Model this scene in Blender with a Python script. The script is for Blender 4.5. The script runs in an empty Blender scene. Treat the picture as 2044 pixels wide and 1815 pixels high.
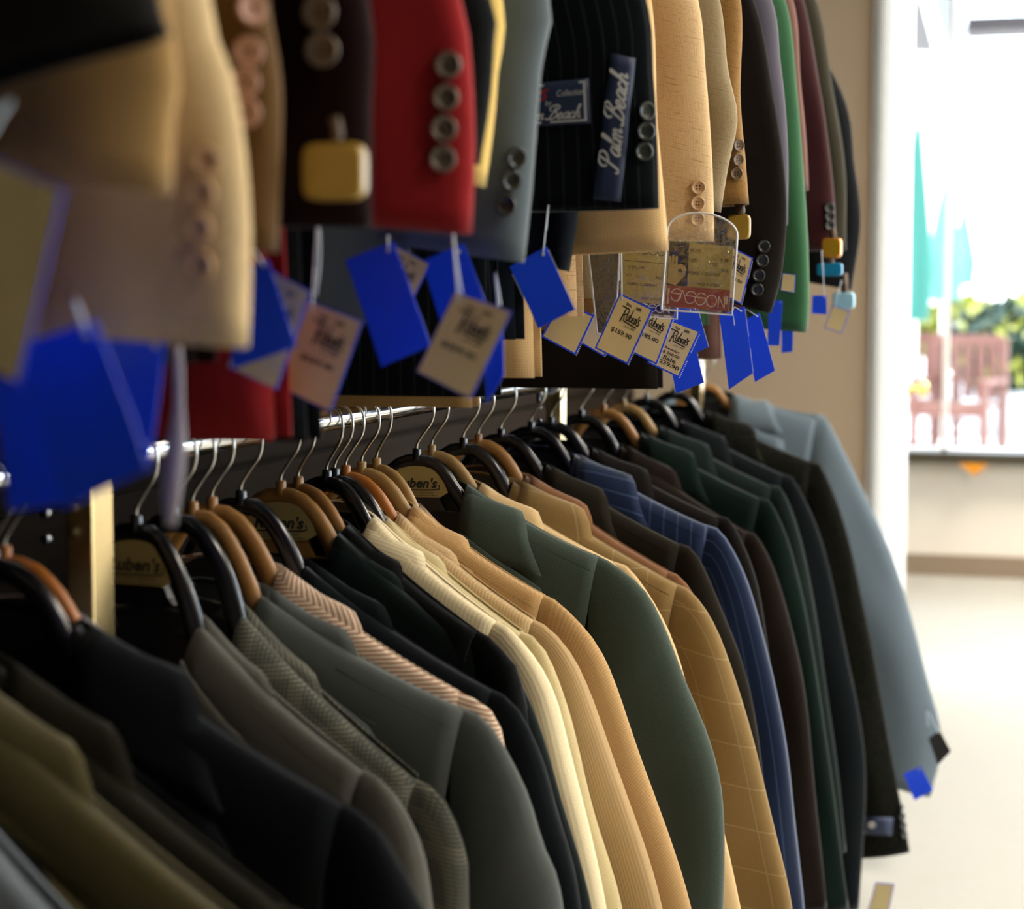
import bpy, math, random
from mathutils import Vector, Matrix
from mathutils.bvhtree import BVHTree
random.seed(7)
C = bpy.context.scene
COL = C.collection
R = math.radians

# ------------------------------------------------------------ camera
FPX = 3800.0
CAMZ = 1.27
YAW, PITCH = R(15.79), R(4.69)
cam = bpy.data.cameras.new('camera')
camo = bpy.data.objects.new('camera', cam); COL.objects.link(camo)
camo.location = (0, 0, CAMZ)
camo.rotation_euler = (math.pi/2 - PITCH, 0, YAW)
cam.sensor_fit = 'HORIZONTAL'; cam.sensor_width = 36
cam.lens = FPX/2044*36
cam.dof.use_dof = True
cam.dof.focus_distance = 2.17
cam.dof.aperture_fstop = 4.7
cam.clip_start = 0.05; cam.clip_end = 200
C.camera = camo
CM = camo.rotation_euler.to_matrix()
CP = Vector(camo.location)

# ------------------------------------------------------------ world, sun, exposure
w = bpy.data.worlds.new('sky'); C.world = w; w.use_nodes = True
wn = w.node_tree; bg = wn.nodes['Background']
sky = wn.nodes.new('ShaderNodeTexSky'); sky.sky_type = 'HOSEK_WILKIE'
sky.sun_direction = Vector((0.5, 0.2, 0.75)).normalized(); sky.turbidity = 4; sky.ground_albedo = 0.6
hz = wn.nodes.new('ShaderNodeMix'); hz.data_type = 'RGBA'; hz.inputs[0].default_value = .55; hz.inputs[7].default_value = (.80, .90, 1.0, 1)
wn.links.new(sky.outputs[0], hz.inputs[6]); wn.links.new(hz.outputs[2], bg.inputs[0]); bg.inputs[1].default_value = 11
sun = bpy.data.lights.new('sun', 'SUN'); sun.energy = 15; sun.angle = R(1.5); sun.color = (1, 0.95, 0.88)
suno = bpy.data.objects.new('sun', sun); COL.objects.link(suno)
suno.rotation_euler = (R(-28), R(12), 0)
C.view_settings.view_transform = 'Standard'; C.view_settings.look = 'None'
C.view_settings.exposure = 0.28; C.view_settings.gamma = 1; C.view_settings.use_curve_mapping = False
for pos, rot, sx, sy in (((1.4, 8.8, 1.6), (R(90), 0, 0), 5.4, 2.1), ((4.4, 3.9, 1.6), (R(90), 0, R(-90)), 4.2, 2.0)):
    pl = bpy.data.lights.new('window_portal', 'AREA'); pl.shape = 'RECTANGLE'; pl.size = sx; pl.size_y = sy
    pl.cycles.is_portal = True
    po = bpy.data.objects.new('window_portal', pl); COL.objects.link(po)
    po.location = pos; po.rotation_euler = (R(-90), 0, 0) if pos[1] > 5 else (R(90), 0, R(90))
C.cycles.use_denoising = True
C.cycles.max_bounces = 8; C.cycles.transparent_max_bounces = 24
C.cycles.sample_clamp_indirect = 6

def ray(px, py):
    return (CM @ Vector(((px-1022)/FPX, -(py-907.5)/FPX, -1))).normalized()
def on_plane(px, py, p0, n):
    d = ray(px, py); p0 = Vector(p0); n = Vector(n)
    return CP + d*((p0-CP).dot(n)/d.dot(n))
def at(px, py, Y): return on_plane(px, py, (0, Y, 0), (0, 1, 0))

# ------------------------------------------------------------ helpers
def lin(c):
    if isinstance(c, str):
        c = [int(c[i:i+2], 16)/255 for i in (0, 2, 4)]
        c = [x/12.92 if x <= .04045 else ((x+.055)/1.055)**2.4 for x in c]
    return tuple(c)[:3]+(1,)

class MB:
    def __init__(s): s.v = []; s.f = []; s.m = []; s.uv = []
    def add(s, vs, fs, mi=0, uvs=None):
        o = len(s.v); s.v += [tuple(v) for v in vs]
        for f in fs:
            s.f.append([o+i for i in f]); s.m.append(mi)
            s.uv.append([uvs[i] for i in f] if uvs else [(0, 0)]*len(f))
    def grid(s, P, UV=None, wrap=False, mi=0, flip=False):
        n, m = len(P), len(P[0]); vs = [p for r in P for p in r]; fs = []; us = []
        o = len(s.v); s.v += [tuple(v) for v in vs]
        for i in range(n-1):
            for j in range(m if wrap else m-1):
                k = (j+1) % m
                q = [i*m+j, i*m+k, (i+1)*m+k, (i+1)*m+j]
                if UV:
                    u = [UV[i][j], UV[i][j+1], UV[i+1][j+1], UV[i+1][j]]
                else: u = [(0, 0)]*4
                if flip: q = q[::-1]; u = u[::-1]
                s.f.append([o+x for x in q]); s.uv.append(u); s.m.append(mi)
    def box(s, a, b, mi=0, M=None):
        (x0, y0, z0), (x1, y1, z1) = a, b
        vs = [Vector(p) for p in ((x0,y0,z0),(x1,y0,z0),(x1,y1,z0),(x0,y1,z0),(x0,y0,z1),(x1,y0,z1),(x1,y1,z1),(x0,y1,z1))]
        if M: vs = [M @ v for v in vs]
        s.add(vs, [(0,3,2,1),(4,5,6,7),(0,1,5,4),(1,2,6,5),(2,3,7,6),(3,0,4,7)], mi)
    def tube(s, pts, r, n=10, mi=0, caps=True):
        pts = [Vector(p) for p in pts]; rs = r if isinstance(r, (list, tuple)) else [r]*len(pts)
        P = []; up = None
        for i, p in enumerate(pts):
            t = (pts[min(i+1, len(pts)-1)]-pts[max(i-1, 0)]).normalized()
            if up is None: up = t.orthogonal().normalized()
            up = (up - t*up.dot(t)); up = up.normalized() if up.length > 1e-6 else t.orthogonal().normalized()
            b = t.cross(up)
            P.append([p + (up*math.cos(2*math.pi*k/n)+b*math.sin(2*math.pi*k/n))*rs[i] for k in range(n)])
        o = len(s.v); s.grid(P, wrap=True, mi=mi)
        if caps:
            s.f.append([o+i for i in range(n)][::-1]); s.m.append(mi); s.uv.append([(0, 0)]*n)
            e = o+(len(pts)-1)*n; s.f.append([e+i for i in range(n)]); s.m.append(mi); s.uv.append([(0, 0)]*n)
    def lathe(s, prof, n=24, M=None, mi=0):
        P = [[Vector((r*math.cos(2*math.pi*k/n), r*math.sin(2*math.pi*k/n), z)) for k in range(n)] for r, z in prof]
        if M: P = [[M @ p for p in r] for r in P]
        s.grid(P, wrap=True, mi=mi)
    def build(s, name, mats, parent=None, smooth=True, solid=0, solid_off=0, bevel=0, subsurf=0):
        me = bpy.data.meshes.new(name); me.from_pydata(s.v, [], s.f)
        for m in (mats if isinstance(mats, (list, tuple)) else [mats]): me.materials.append(m)
        uvl = me.uv_layers.new(name='UVMap'); k = 0
        flat = [c for f in s.uv for u in f for c in u]
        uvl.data.foreach_set('uv', flat)
        me.polygons.foreach_set('material_index', s.m)
        me.polygons.foreach_set('use_smooth', [smooth]*len(s.f))
        me.update()
        o = bpy.data.objects.new(name, me); COL.objects.link(o)
        if parent: o.parent = parent
        if solid:
            md = o.modifiers.new('thickness', 'SOLIDIFY'); md.thickness = solid; md.offset = solid_off
        if bevel:
            md = o.modifiers.new('bevel', 'BEVEL'); md.width = bevel; md.segments = 2; md.limit_method = 'ANGLE'
        if subsurf:
            md = o.modifiers.new('sub', 'SUBSURF'); md.levels = subsurf; md.render_levels = subsurf
        return o

def tag(o, label=None, cat=None, group=None, kind=None):
    if label: o['label'] = label
    if cat: o['category'] = cat
    if group: o['group'] = group
    if kind: o['kind'] = kind
    return o
def empty(name, loc, rz=0):
    o = bpy.data.objects.new(name, None); COL.objects.link(o); o.location = loc; o.rotation_euler = (0, 0, rz)
    o.empty_display_size = .05
    return o

# ------------------------------------------------------------ materials
def mat(name, col, rough=.6, metal=0, spec=.5, sheen=0, emit=None, estr=0, coat=0):
    m = bpy.data.materials.new(name); m.use_nodes = True
    p = m.node_tree.nodes['Principled BSDF']
    p.inputs['Base Color'].default_value = lin(col); p.inputs['Roughness'].default_value = rough
    p.inputs['Metallic'].default_value = metal; p.inputs['Specular IOR Level'].default_value = spec
    p.inputs['Sheen Weight'].default_value = sheen; p.inputs['Sheen Roughness'].default_value = .45
    p.inputs['Coat Weight'].default_value = coat
    if emit: p.inputs['Emission Color'].default_value = lin(emit); p.inputs['Emission Strength'].default_value = estr
    return m
class NT:
    def __init__(s, m): s.t = m.node_tree; s.p = s.t.nodes['Principled BSDF']
    def n(s, k, **kw):
        x = s.t.nodes.new(k)
        for a, b in kw.items(): setattr(x, a, b)
        return x
    def l(s, a, b): s.t.links.new(a, b)
    def math(s, op, a, b=None):
        x = s.n('ShaderNodeMath', operation=op)
        for i, v in enumerate((a, b)):
            if v is None: continue
            if isinstance(v, (int, float)): x.inputs[i].default_value = v
            else: s.l(v, x.inputs[i])
        return x.outputs[0]
    def mix(s, f, a, b):
        x = s.n('ShaderNodeMix', data_type='RGBA')
        for i, v in ((0, f), (6, a), (7, b)):
            if isinstance(v, (int, float)): x.inputs[i].default_value = v
            elif isinstance(v, tuple): x.inputs[i].default_value = v
            else: s.l(v, x.inputs[i])
        return x.outputs[2]
    def noise(s, vec, scale, detail=3):
        x = s.n('ShaderNodeTexNoise'); x.inputs['Scale'].default_value = scale; x.inputs['Detail'].default_value = detail
        if vec is not None: s.l(vec, x.inputs['Vector'])
        return x.outputs[0]
    def bump(s, h, strength=.3, dist=.001):
        b = s.n('ShaderNodeBump'); b.inputs['Strength'].default_value = strength; b.inputs['Distance'].default_value = dist
        s.l(h, b.inputs['Height']); s.l(b.outputs[0], s.p.inputs['Normal'])

def stripe(n, c, pitch, width, off=0.0):   # 1 inside the stripe
    a = n.math('FRACT', n.math('DIVIDE', n.math('ADD', c, 10.0+off), pitch))
    return n.math('LESS_THAN', a, width/pitch)
def fabric(name, col, kind='plain', col2=None, pitch=.004, sheen=.35, rough=.9, fleck=.25, scale=900):
    m = mat(name, col, rough, spec=.12, sheen=sheen*.4); n = NT(m)
    if max(lin(col)[:3]) < .035: n.p.inputs['Sheen Weight'].default_value = sheen*.28; n.p.inputs['Sheen Roughness'].default_value = .3; n.p.inputs['Specular IOR Level'].default_value = .06
    uvn = n.n('ShaderNodeUVMap'); uvn.uv_map = 'UVMap'; uv = uvn.outputs[0]
    sp = n.n('ShaderNodeSeparateXYZ'); n.l(uv, sp.inputs[0]); U, V = sp.outputs[0], sp.outputs[1]
    base = lin(col); kd = .38 if max(base[:3]) < .035 else .7 if max(base[:3]) < .09 else 1
    base = tuple(x*kd for x in base[:3])+(1,); dark = tuple(x*.72 for x in base[:3])+(1,); lite = tuple(min(1, x*1.22+.003) for x in base[:3])+(1,)
    fine = n.noise(uv, scale, 2)
    c = n.mix(fine, dark, lite)
    big = n.noise(uv, 22, 3)
    c = n.mix(n.math('MULTIPLY', big, .22), c, dark)
    h = fine
    c2 = lin(col2) if col2 else lite
    if kind == 'pin':
        c = n.mix(n.math('MULTIPLY', stripe(n, U, pitch, .0016), .55), c, c2)
    elif kind == 'pane':
        s = n.math('MAXIMUM', stripe(n, U, pitch, .0016), stripe(n, V, pitch*1.15, .0016))
        c = n.mix(n.math('MULTIPLY', s, .5), c, c2)
    elif kind == 'grid':
        s = n.math('ADD', stripe(n, U, pitch, pitch*.3), stripe(n, V, pitch, pitch*.3))
        c = n.mix(n.math('MULTIPLY', s, .22), c, c2)
    elif kind == 'rib':
        s = n.math('SINE', n.math('MULTIPLY', U, 6.2832/pitch)); h = n.math('ADD', n.math('MULTIPLY', s, .22), fine)
        c = n.mix(n.math('MULTIPLY', n.math('ADD', s, 1.0), .22), c, c2)
    elif kind == 'twill':
        s = n.math('SINE', n.math('MULTIPLY', n.math('ADD', U, V), 6.2832/pitch)); h = n.math('ADD', n.math('MULTIPLY', s, .12), fine)
        c = n.mix(n.math('MULTIPLY', n.math('ADD', s, 1.0), .2), c, c2)
    elif kind == 'seer':
        c = n.mix(stripe(n, V, pitch, pitch*.36), c, c2)
    elif kind == 'check':
        s = n.math('MULTIPLY', stripe(n, U, .0035, .0016), stripe(n, V, .0035, .0020))
        s2 = n.math('MAXIMUM', stripe(n, U, .045, .012), stripe(n, V, .05, .012))
        c = n.mix(n.math('MULTIPLY', s, .5), c, c2)
        c = n.mix(n.math('MULTIPLY', n.math('MULTIPLY', s2, stripe(n, V, .0035, .0016)), .45), c, c2)
    elif kind == 'slub':
        mp = n.n('ShaderNodeMapping'); mp.inputs['Scale'].default_value = (40, 900, 1); n.l(uv, mp.inputs[0])
        mp2 = n.n('ShaderNodeMapping'); mp2.inputs['Scale'].default_value = (900, 60, 1); n.l(uv, mp2.inputs[0])
        a = n.noise(mp.outputs[0], 1, 2); b = n.noise(mp2.outputs[0], 1, 2)
        c = n.mix(n.math('MULTIPLY', n.math('LESS_THAN', a, .36), .6), c, c2)
        c = n.mix(n.math('MULTIPLY', n.math('LESS_THAN', b, .33), .5), c, c2)
        h = n.math('ADD', a, b)
    elif kind == 'tweed':
        t = n.noise(uv, 260, 4); c = n.mix(n.math('MULTIPLY', n.math('GREATER_THAN', t, .58), .7), c, c2); h = t
    # seam stitched just in front of the shoulder ridge (V restarts at the ridge on every panel)
    n.l(c, n.p.inputs['Base Color'])
    n.bump(h, .35, .0012)
    m['base'] = list(base[:3])
    return m

M = {}
M['chrome'] = mat('chrome', (.75, .76, .78), .12, 1)
M['wire'] = mat('hook_wire', (.55, .55, .52), .22, 1)
M['honey'] = mat('honey_plastic', '8c6230', .42, spec=.4)
M['honey2'] = mat('orange_plastic', '9a5a1e', .38, spec=.4)
M['honey3'] = mat('tan_plastic', '8f7040', .45, spec=.4)
for k in ('honey', 'honey2', 'honey3'):
    n = NT(M[k]); tc = n.n('ShaderNodeTexCoord'); mp = n.n('ShaderNodeMapping'); mp.inputs['Scale'].default_value = (60, 400, 400)
    n.l(tc.outputs['Object'], mp.inputs[0]); f = n.noise(mp.outputs[0], 1, 4)
    b = M[k].node_tree.nodes['Principled BSDF'].inputs['Base Color'].default_value[:]
    n.l(n.mix(f, tuple(x*.8 for x in b[:3])+(1,), tuple(x*1.15 for x in b[:3])+(1,)), n.p.inputs['Base Color']); n.bump(f, .1, .0005)
M['blackplastic'] = mat('black_plastic', (.006, .006, .007), .22, spec=.6)
M['brass'] = mat('brushed_brass', (.60, .46, .22), .27, 1)
M['ink'] = mat('black_ink', (.01, .009, .008), .7)
M['cream_label'] = mat('cream_label', 'a08c54', .5)
M['tagcard'] = mat('tag_card', 'd8c491', .6)
M['tagblue'] = mat('tag_blue', (.002, .065, .86), .5)
M['perf'] = mat('tag_perforation', (.75, .8, .9), .6)
M['string'] = mat('plastic_fastener', (.72, .8, .88), .35)
M['eyelet'] = mat('eyelet', (.6, .62, .6), .4)
M['lining'] = mat('lining_satin', (.008, .008, .009), .5)
M['gold_marker'] = mat('gold_marker', '9a7a22', .35, spec=.5)
M['navy_label'] = mat('navy_label_satin', (.005, .014, .05), .5, sheen=.2)
M['silver_thread'] = mat('silver_thread', (.5, .48, .45), .6)
M['red_thread'] = mat('red_thread', (.30, .01, .03), .7)
M['btn_dark'] = mat('dark_button', (.012, .014, .012), .28)
M['btn_grey'] = mat('grey_button', (.018, .022, .016), .3)
M['btn_tan'] = mat('tan_horn_button', (.42, .22, .09), .35)
n = NT(M['btn_tan']); tc = n.n('ShaderNodeTexCoord'); f = n.noise(tc.outputs['Object'], 140, 3)
n.l(n.mix(f, (.25, .10, .03, 1), (.7, .48, .26, 1)), n.p.inputs['Base Color'])
M['btn_brown'] = mat('brown_horn_button', (.16, .10, .05), .35)
M['btn_metal'] = mat('metal_button', (.17, .13, .10), .4, .5)
M['btn_pink'] = mat('pinkish_button', (.42, .22, .15), .45)
M['btn_cream'] = mat('cream_horn_button', (.50, .32, .17), .4)
M['thread'] = mat('button_thread', (.6, .5, .36), .8)
M['hole'] = mat('button_hole', (.01, .008, .006), .9)

# ------------------------------------------------------------ room
wallcol = mat('beige_wall_paint', 'a8937a', .85); n = NT(wallcol)
tc = n.n('ShaderNodeTexCoord'); n.bump(n.noise(tc.outputs['Object'], 180, 3), .15, .002)
creamwall = mat('cream_wall_paint', 'e8e1d5', .85); n = NT(creamwall)
tc = n.n('ShaderNodeTexCoord'); n.bump(n.noise(tc.outputs['Object'], 180, 3), .15, .002)
white = mat('white_gloss_trim', (.82, .82, .80), .4)
taupe = mat('taupe_baseboard', '8c7a66', .6)
ceil = mat('ceiling_tile', (.5, .49, .47), .9)
carpet = mat('pale_grey_carpet', '9a978c', .95, spec=.1); n = NT(carpet)
tc = n.n('ShaderNodeTexCoord'); a = n.noise(tc.outputs['Object'], 260, 3)
mp = n.n('ShaderNodeMapping'); mp.inputs['Scale'].default_value = (6, 22, 1); mp.inputs['Rotation'].default_value = (0, 0, .35); n.l(tc.outputs['Object'], mp.inputs[0])
b = n.noise(mp.outputs[0], 1.6, 4)
c = n.mix(a, lin('a5a39b'), lin('c4c3bc')); c = n.mix(n.math('MULTIPLY', b, .35), c, lin('ada58f')); n.l(c, n.p.inputs['Base Color']); n.bump(a, .5, .004)
slat = mat('brown_slat_wall', '3a2a18', .9, spec=.1); n = NT(slat)
tc = n.n('ShaderNodeTexCoord'); sp = n.n('ShaderNodeSeparateXYZ'); n.l(tc.outputs['Object'], sp.inputs[0])
mp = n.n('ShaderNodeMapping'); mp.inputs['Scale'].default_value = (3, 3, 60); n.l(tc.outputs['Object'], mp.inputs[0])
n.l(n.mix(n.noise(mp.outputs[0], 1, 4), lin('150e08'), lin('241a10')), n.p.inputs['Base Color'])
glass = bpy.data.materials.new('window_glass'); glass.use_nodes = True; nt = glass.node_tree
for x in list(nt.nodes): nt.nodes.remove(x)
o_ = nt.nodes.new('ShaderNodeOutputMaterial'); mx = nt.nodes.new('ShaderNodeMixShader'); tr = nt.nodes.new('ShaderNodeBsdfTransparent')
gl = nt.nodes.new('ShaderNodeBsdfGlossy'); gl.inputs['Roughness'].default_value = .02; lw = nt.nodes.new('ShaderNodeFresnel'); lw.inputs[0].default_value = 1.3
nt.links.new(lw.outputs[0], mx.inputs[0]); nt.links.new(tr.outputs[0], mx.inputs[1]); nt.links.new(gl.outputs[0], mx.inputs[2]); nt.links.new(mx.outputs[0], o_.inputs[0])

def struct(name, boxes, m, parent=None, kind='structure', bevel=0):
    mb = MB()
    for a, b in boxes: mb.box(a, b)
    o = mb.build(name, m, parent, smooth=False, bevel=bevel)
    if not parent: o['kind'] = kind
    return o
XL, XR, YB, YF, YE, ZC = -1.35, 4.5, -2.6, 8.9, 6.2, 2.75
struct('floor', [((XL-.1, YB-.1, -.1), (XR+.1, YF+.15, 0))], carpet)
struct('ceiling', [((XL-.1, YB-.1, ZC), (XR+.1, YF+.15, ZC+.1))], ceil)
wb = [((XL-.08, YB, 0), (XL, YF, ZC))]
mb = MB(); mb.box(*wb[0])
for i in range(18):                                 # slat boards standing proud with grooves between them
    z = .12+i*.145; mb.box((XL, YB, z), (XL+.018, YE, z+.132))
o = mb.build('wall_left', slat, smooth=False); o['kind'] = 'structure'
struct('wall_back', [((XL, YB-.1, 0), (XR, YB, ZC))], mat('dark_taupe_paint', '4a4038', .9))
struct('wall_right', [((XR, YB, 0), (XR+.1, YF, .6)), ((XR, YB, 2.6), (XR+.1, YF, ZC)), ((XR, YB, .6), (XR+.1, 1.8, 2.6)), ((XR, 6.0, .6), (XR+.1, YF, 2.6))], creamwall)
struct('wall_end', [((XL+.018, YE, 0), (-.563, YE+.12, ZC))], wallcol)
SILL = .555
struct('wall_far', [((XL, YF, 0), (XR, YF+.1, SILL-.03)), ((XL, YF, 2.72), (XR, YF+.1, ZC)), ((4.15, YF, SILL-.03), (XR, YF+.1, 2.72))], creamwall)
struct('baseboard_far', [((XL, YF-.02, 0), (XR, YF, .095))], taupe)
# door casing and the open white door leaf seen almost edge on
mb = MB(); mb.box((-.563, YE-.015, 0), (-.5435, YE+.14, 2.72)); mb.box((-.5435, YE-.035, 0), (-.512, YE+.16, 2.72)); mb.box((-.512, YE-.015, 0), (-.497, YE+.14, 2.72))
o = mb.build('trim_1', white, smooth=False, bevel=.006); o['kind'] = 'structure'
d = empty('door_1', (-.502, YE+.1, 0)); d['kind'] = 'structure'
mb = MB(); mb.box((-.022, .07, .02), (.0195, .55, 2.6)); mb.box((.0195, .1, .25), (.0215, .5, 1.0)); mb.box((.0195, .1, 1.2), (.0215, .5, 2.2)); mb.build('door_leaf', white, d, False, bevel=.003)
mb = MB(); mb.lathe([(.0, .075), (.018, .073), (.028, .06), (.028, .048), (.014, .036), (.011, .012), (.028, .008), (.028, 0)], 20, Matrix.Translation((.0195, .50, .955)) @ Matrix.Rotation(R(90), 4, 'Y')); mb.box((-.012, .545, .935), (.012, .556, .99))
tag(mb.build('door_knob', mat('polished_brass', (.85, .62, .2), .2, 1), d), 'polished brass door knob')
# window in the far wall
wf = empty('window_1', (1.4, YF, SILL)); wf['kind'] = 'structure'
mb = MB()
for xx in (-2.7, -1.86, .35, 2.7): mb.box((xx-.013, .02, 0), (xx+.013, .05, 2.165))
mb.box((-2.75, .02, 2.13), (2.75, .07, 2.165)); mb.box((-2.75, .02, 0), (2.75, .07, .03))
mb.build('window_frame', white, wf, False)
mb = MB(); mb.box((-2.75, .04, .0), (2.75, .046, 2.165)); mb.build('pane', glass, wf, False)
mb = MB(); mb.box((-2.75, -.12, -.03), (2.75, .02, .022)); tag(mb.build('window_sill', mat('dark_olive_ledge', '3e382a', .4), wf, False), 'dark olive brown window ledge')
w2 = empty('window_2', (XR, 3.9, .6)); w2['kind'] = 'structure'
mb = MB()
for yy in (-2.07, -.7, .7, 2.07): mb.box((.02, yy-.03, 0), (.07, yy+.03, 2.0))
mb.build('window_frame', white, w2, False)
mb = MB(); mb.box((.04, -2.1, 0), (.046, 2.1, 2.0)); mb.build('pane', glass, w2, False)
# small amber pennant hanging under the ledge
p = [at(x, y, YF-.14) for x, y in ((1915, 926), (1972, 927), (1945, 950))]
mb = MB(); mb.add(p+[q+Vector((0, .012, 0)) for q in p], [(0, 1, 2), (5, 4, 3), (0, 3, 4, 1), (1, 4, 5, 2), (2, 5, 3, 0)])
tag(mb.build('pennant', mat('amber_paper', 'e09010', .5), None, False), 'small amber triangular pennant hanging under the window ledge', 'pennant')
# ceiling light panels over the aisle; last two added to brighten the far end
for i, (x, y, es) in enumerate(((1.5, 1.3, 20), (1.1, 3.7, 36), (3.0, 3.2, 20), (.7, 7.6, 34), (2.6, 7.6, 34))):
    t = empty('ceiling_light', (x, y, ZC)); tag(t, ['square ceiling light panel nearest above the aisle', 'square ceiling light panel farther along the aisle', 'square ceiling light panel beside the side window', 'added ceiling panel brightening the far wall, on the door side', 'added ceiling panel brightening the far wall, on the right'][i], 'ceiling light', 'ceiling light panels')
    mb = MB(); mb.box((-.33, -.63, -.03), (.33, -.6, 0)); mb.box((-.33, .6, -.03), (.33, .63, 0)); mb.box((-.33, -.6, -.03), (-.3, .6, 0)); mb.box((.3, -.6, -.03), (.33, .6, 0)); mb.build('frame', white, t, False)
    mb = MB(); mb.box((-.3, -.6, -.02), (.3, .6, -.01)); mb.build('diffuser', mat('lit_diffuser', (.8, .8, .8), .6, emit=(1, .91, .78), estr=es), t, False)

# ------------------------------------------------------------ clothing rack
XRAIL, ZLOW, ZUP = -.74, 1.141, 2.05
YS = [-.15, 1.352, 2.852, 4.08]
rk = empty('clothing_rack', (XRAIL, YS[0], 0)); tag(rk, 'two-tier clothing rack with chrome rails and brass-coloured uprights', 'clothing rack')
off = Vector((0, -YS[0], 0))
for i, y in enumerate(YS):
    mb = MB(); mb.box((-.012, y-YS[0]-.0, 0), (.012, y-YS[0]+.036, 2.35)); mb.build('upright', M['brass'], rk, False, bevel=.002)
    for z in (ZLOW, ZUP):
        mb = MB(); mb.box((-.022, y-YS[0]-.02, z-.03), (-.013, y-YS[0]+.058, z+.03)); mb.tube([(0, y-YS[0]-.022, z), (0, y-YS[0]-.002, z)], .019, 16)
        for a_, b_ in ((-.012, -.014), (.012, -.014), (-.012, .006), (.012, .006)): mb.tube([(-.012-.004, y-YS[0]-.026, z-.045+b_), (-.012-.004, y-YS[0]-.018, z-.045+b_)], .004, 8)
        mb.build('bracket', M['chrome'], rk, True)
for z, nm in ((ZLOW, 'rail'), (ZUP, 'rail')):
    mb = MB(); mb.tube([(0, 0, z), (0, YS[-1]-YS[0]+.17, z)], .0123, 24); mb.build(nm, M['chrome'], rk)
for y in YS:
    mb = MB(); mb.box((-.3, y-YS[0], 0), (.3, y-YS[0]+.038, .03)); mb.build('foot', M['brass'], rk, False)

# ------------------------------------------------------------ curves
def crom(pts, n):
    pts = [Vector(p) for p in pts]
    P = [pts[0]*2-pts[1]]+pts+[pts[-1]*2-pts[-2]]
    out = []
    for i in range(1, len(P)-2):
        for k in range(12):
            t = k/12; a, b, c, d = P[i-1], P[i], P[i+1], P[i+2]
            out.append(.5*((2*b)+(c-a)*t+(2*a-5*b+4*c-d)*t*t+(3*b-a-3*c+d)*t**3))
    out.append(pts[-1])
    L = [0]
    for a, b in zip(out, out[1:]): L.append(L[-1]+(b-a).length)
    res = []; j = 0
    for k in range(n):
        s = L[-1]*k/(n-1)
        while j < len(L)-2 and L[j+1] < s: j += 1
        f = (s-L[j])/max(1e-9, L[j+1]-L[j]); res.append(out[j].lerp(out[j+1], f))
    return res, L[-1]

# ------------------------------------------------------------ text and strokes
_tc = {}
def text2d(s, bold=0, shear=0, space=1):
    k = (s, bold, shear, space)
    if k in _tc: return _tc[k]
    cu = bpy.data.curves.new('t', 'FONT'); cu.body = s; cu.offset = bold; cu.shear = shear; cu.space_character = space
    cu.resolution_u = 3; cu.fill_mode = 'FRONT'
    ob = bpy.data.objects.new('t', cu); COL.objects.link(ob)
    dg = bpy.context.evaluated_depsgraph_get(); me = ob.evaluated_get(dg).to_mesh()
    v = [(p.co.x, p.co.y) for p in me.vertices]; f = [list(p.vertices) for p in me.polygons]
    ob.evaluated_get(dg).to_mesh_clear(); bpy.data.objects.remove(ob); bpy.data.curves.remove(cu)
    x0 = min(a for a, b in v); x1 = max(a for a, b in v); y0 = min(b for a, b in v); y1 = max(b for a, b in v)
    v = [((a-x0), (b-y0)) for a, b in v]
    _tc[k] = (v, f, x1-x0, y1-y0); return _tc[k]
def put_text(mb, fn, s, cx, cy, width, height=None, mi=0, **kw):
    v, f, W, H = text2d(s, **kw)
    sx = width/W; sy = (height/H) if height else sx
    mb.add([fn(cx+(a-W/2)*sx, cy+(b-H/2)*sy) for a, b in v], f, mi)
def stroke(mb, fn, pts, wd, mi=0, n=None):
    pts = [(a, b, 0) for a, b in pts]
    if len(pts) > 2: pts, _ = crom(pts, n or (len(pts)*4))
    pts = [Vector(p) for p in pts]; L = []; Rr = []
    for i, p in enumerate(pts):
        t = pts[min(i+1, len(pts)-1)]-pts[max(0, i-1)]; t.normalize(); q = Vector((-t.y, t.x, 0))*wd/2
        e = t*wd*.35*(-1 if i == 0 else 1 if i == len(pts)-1 else 0)
        L.append(p+q+e); Rr.append(p-q+e)
    vs = [fn(p.x, p.y) for p in L]+[fn(p.x, p.y) for p in Rr]; k = len(pts)
    mb.add(vs, [(i, i+k, i+k+1, i+1) for i in range(k-1)], mi)
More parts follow.
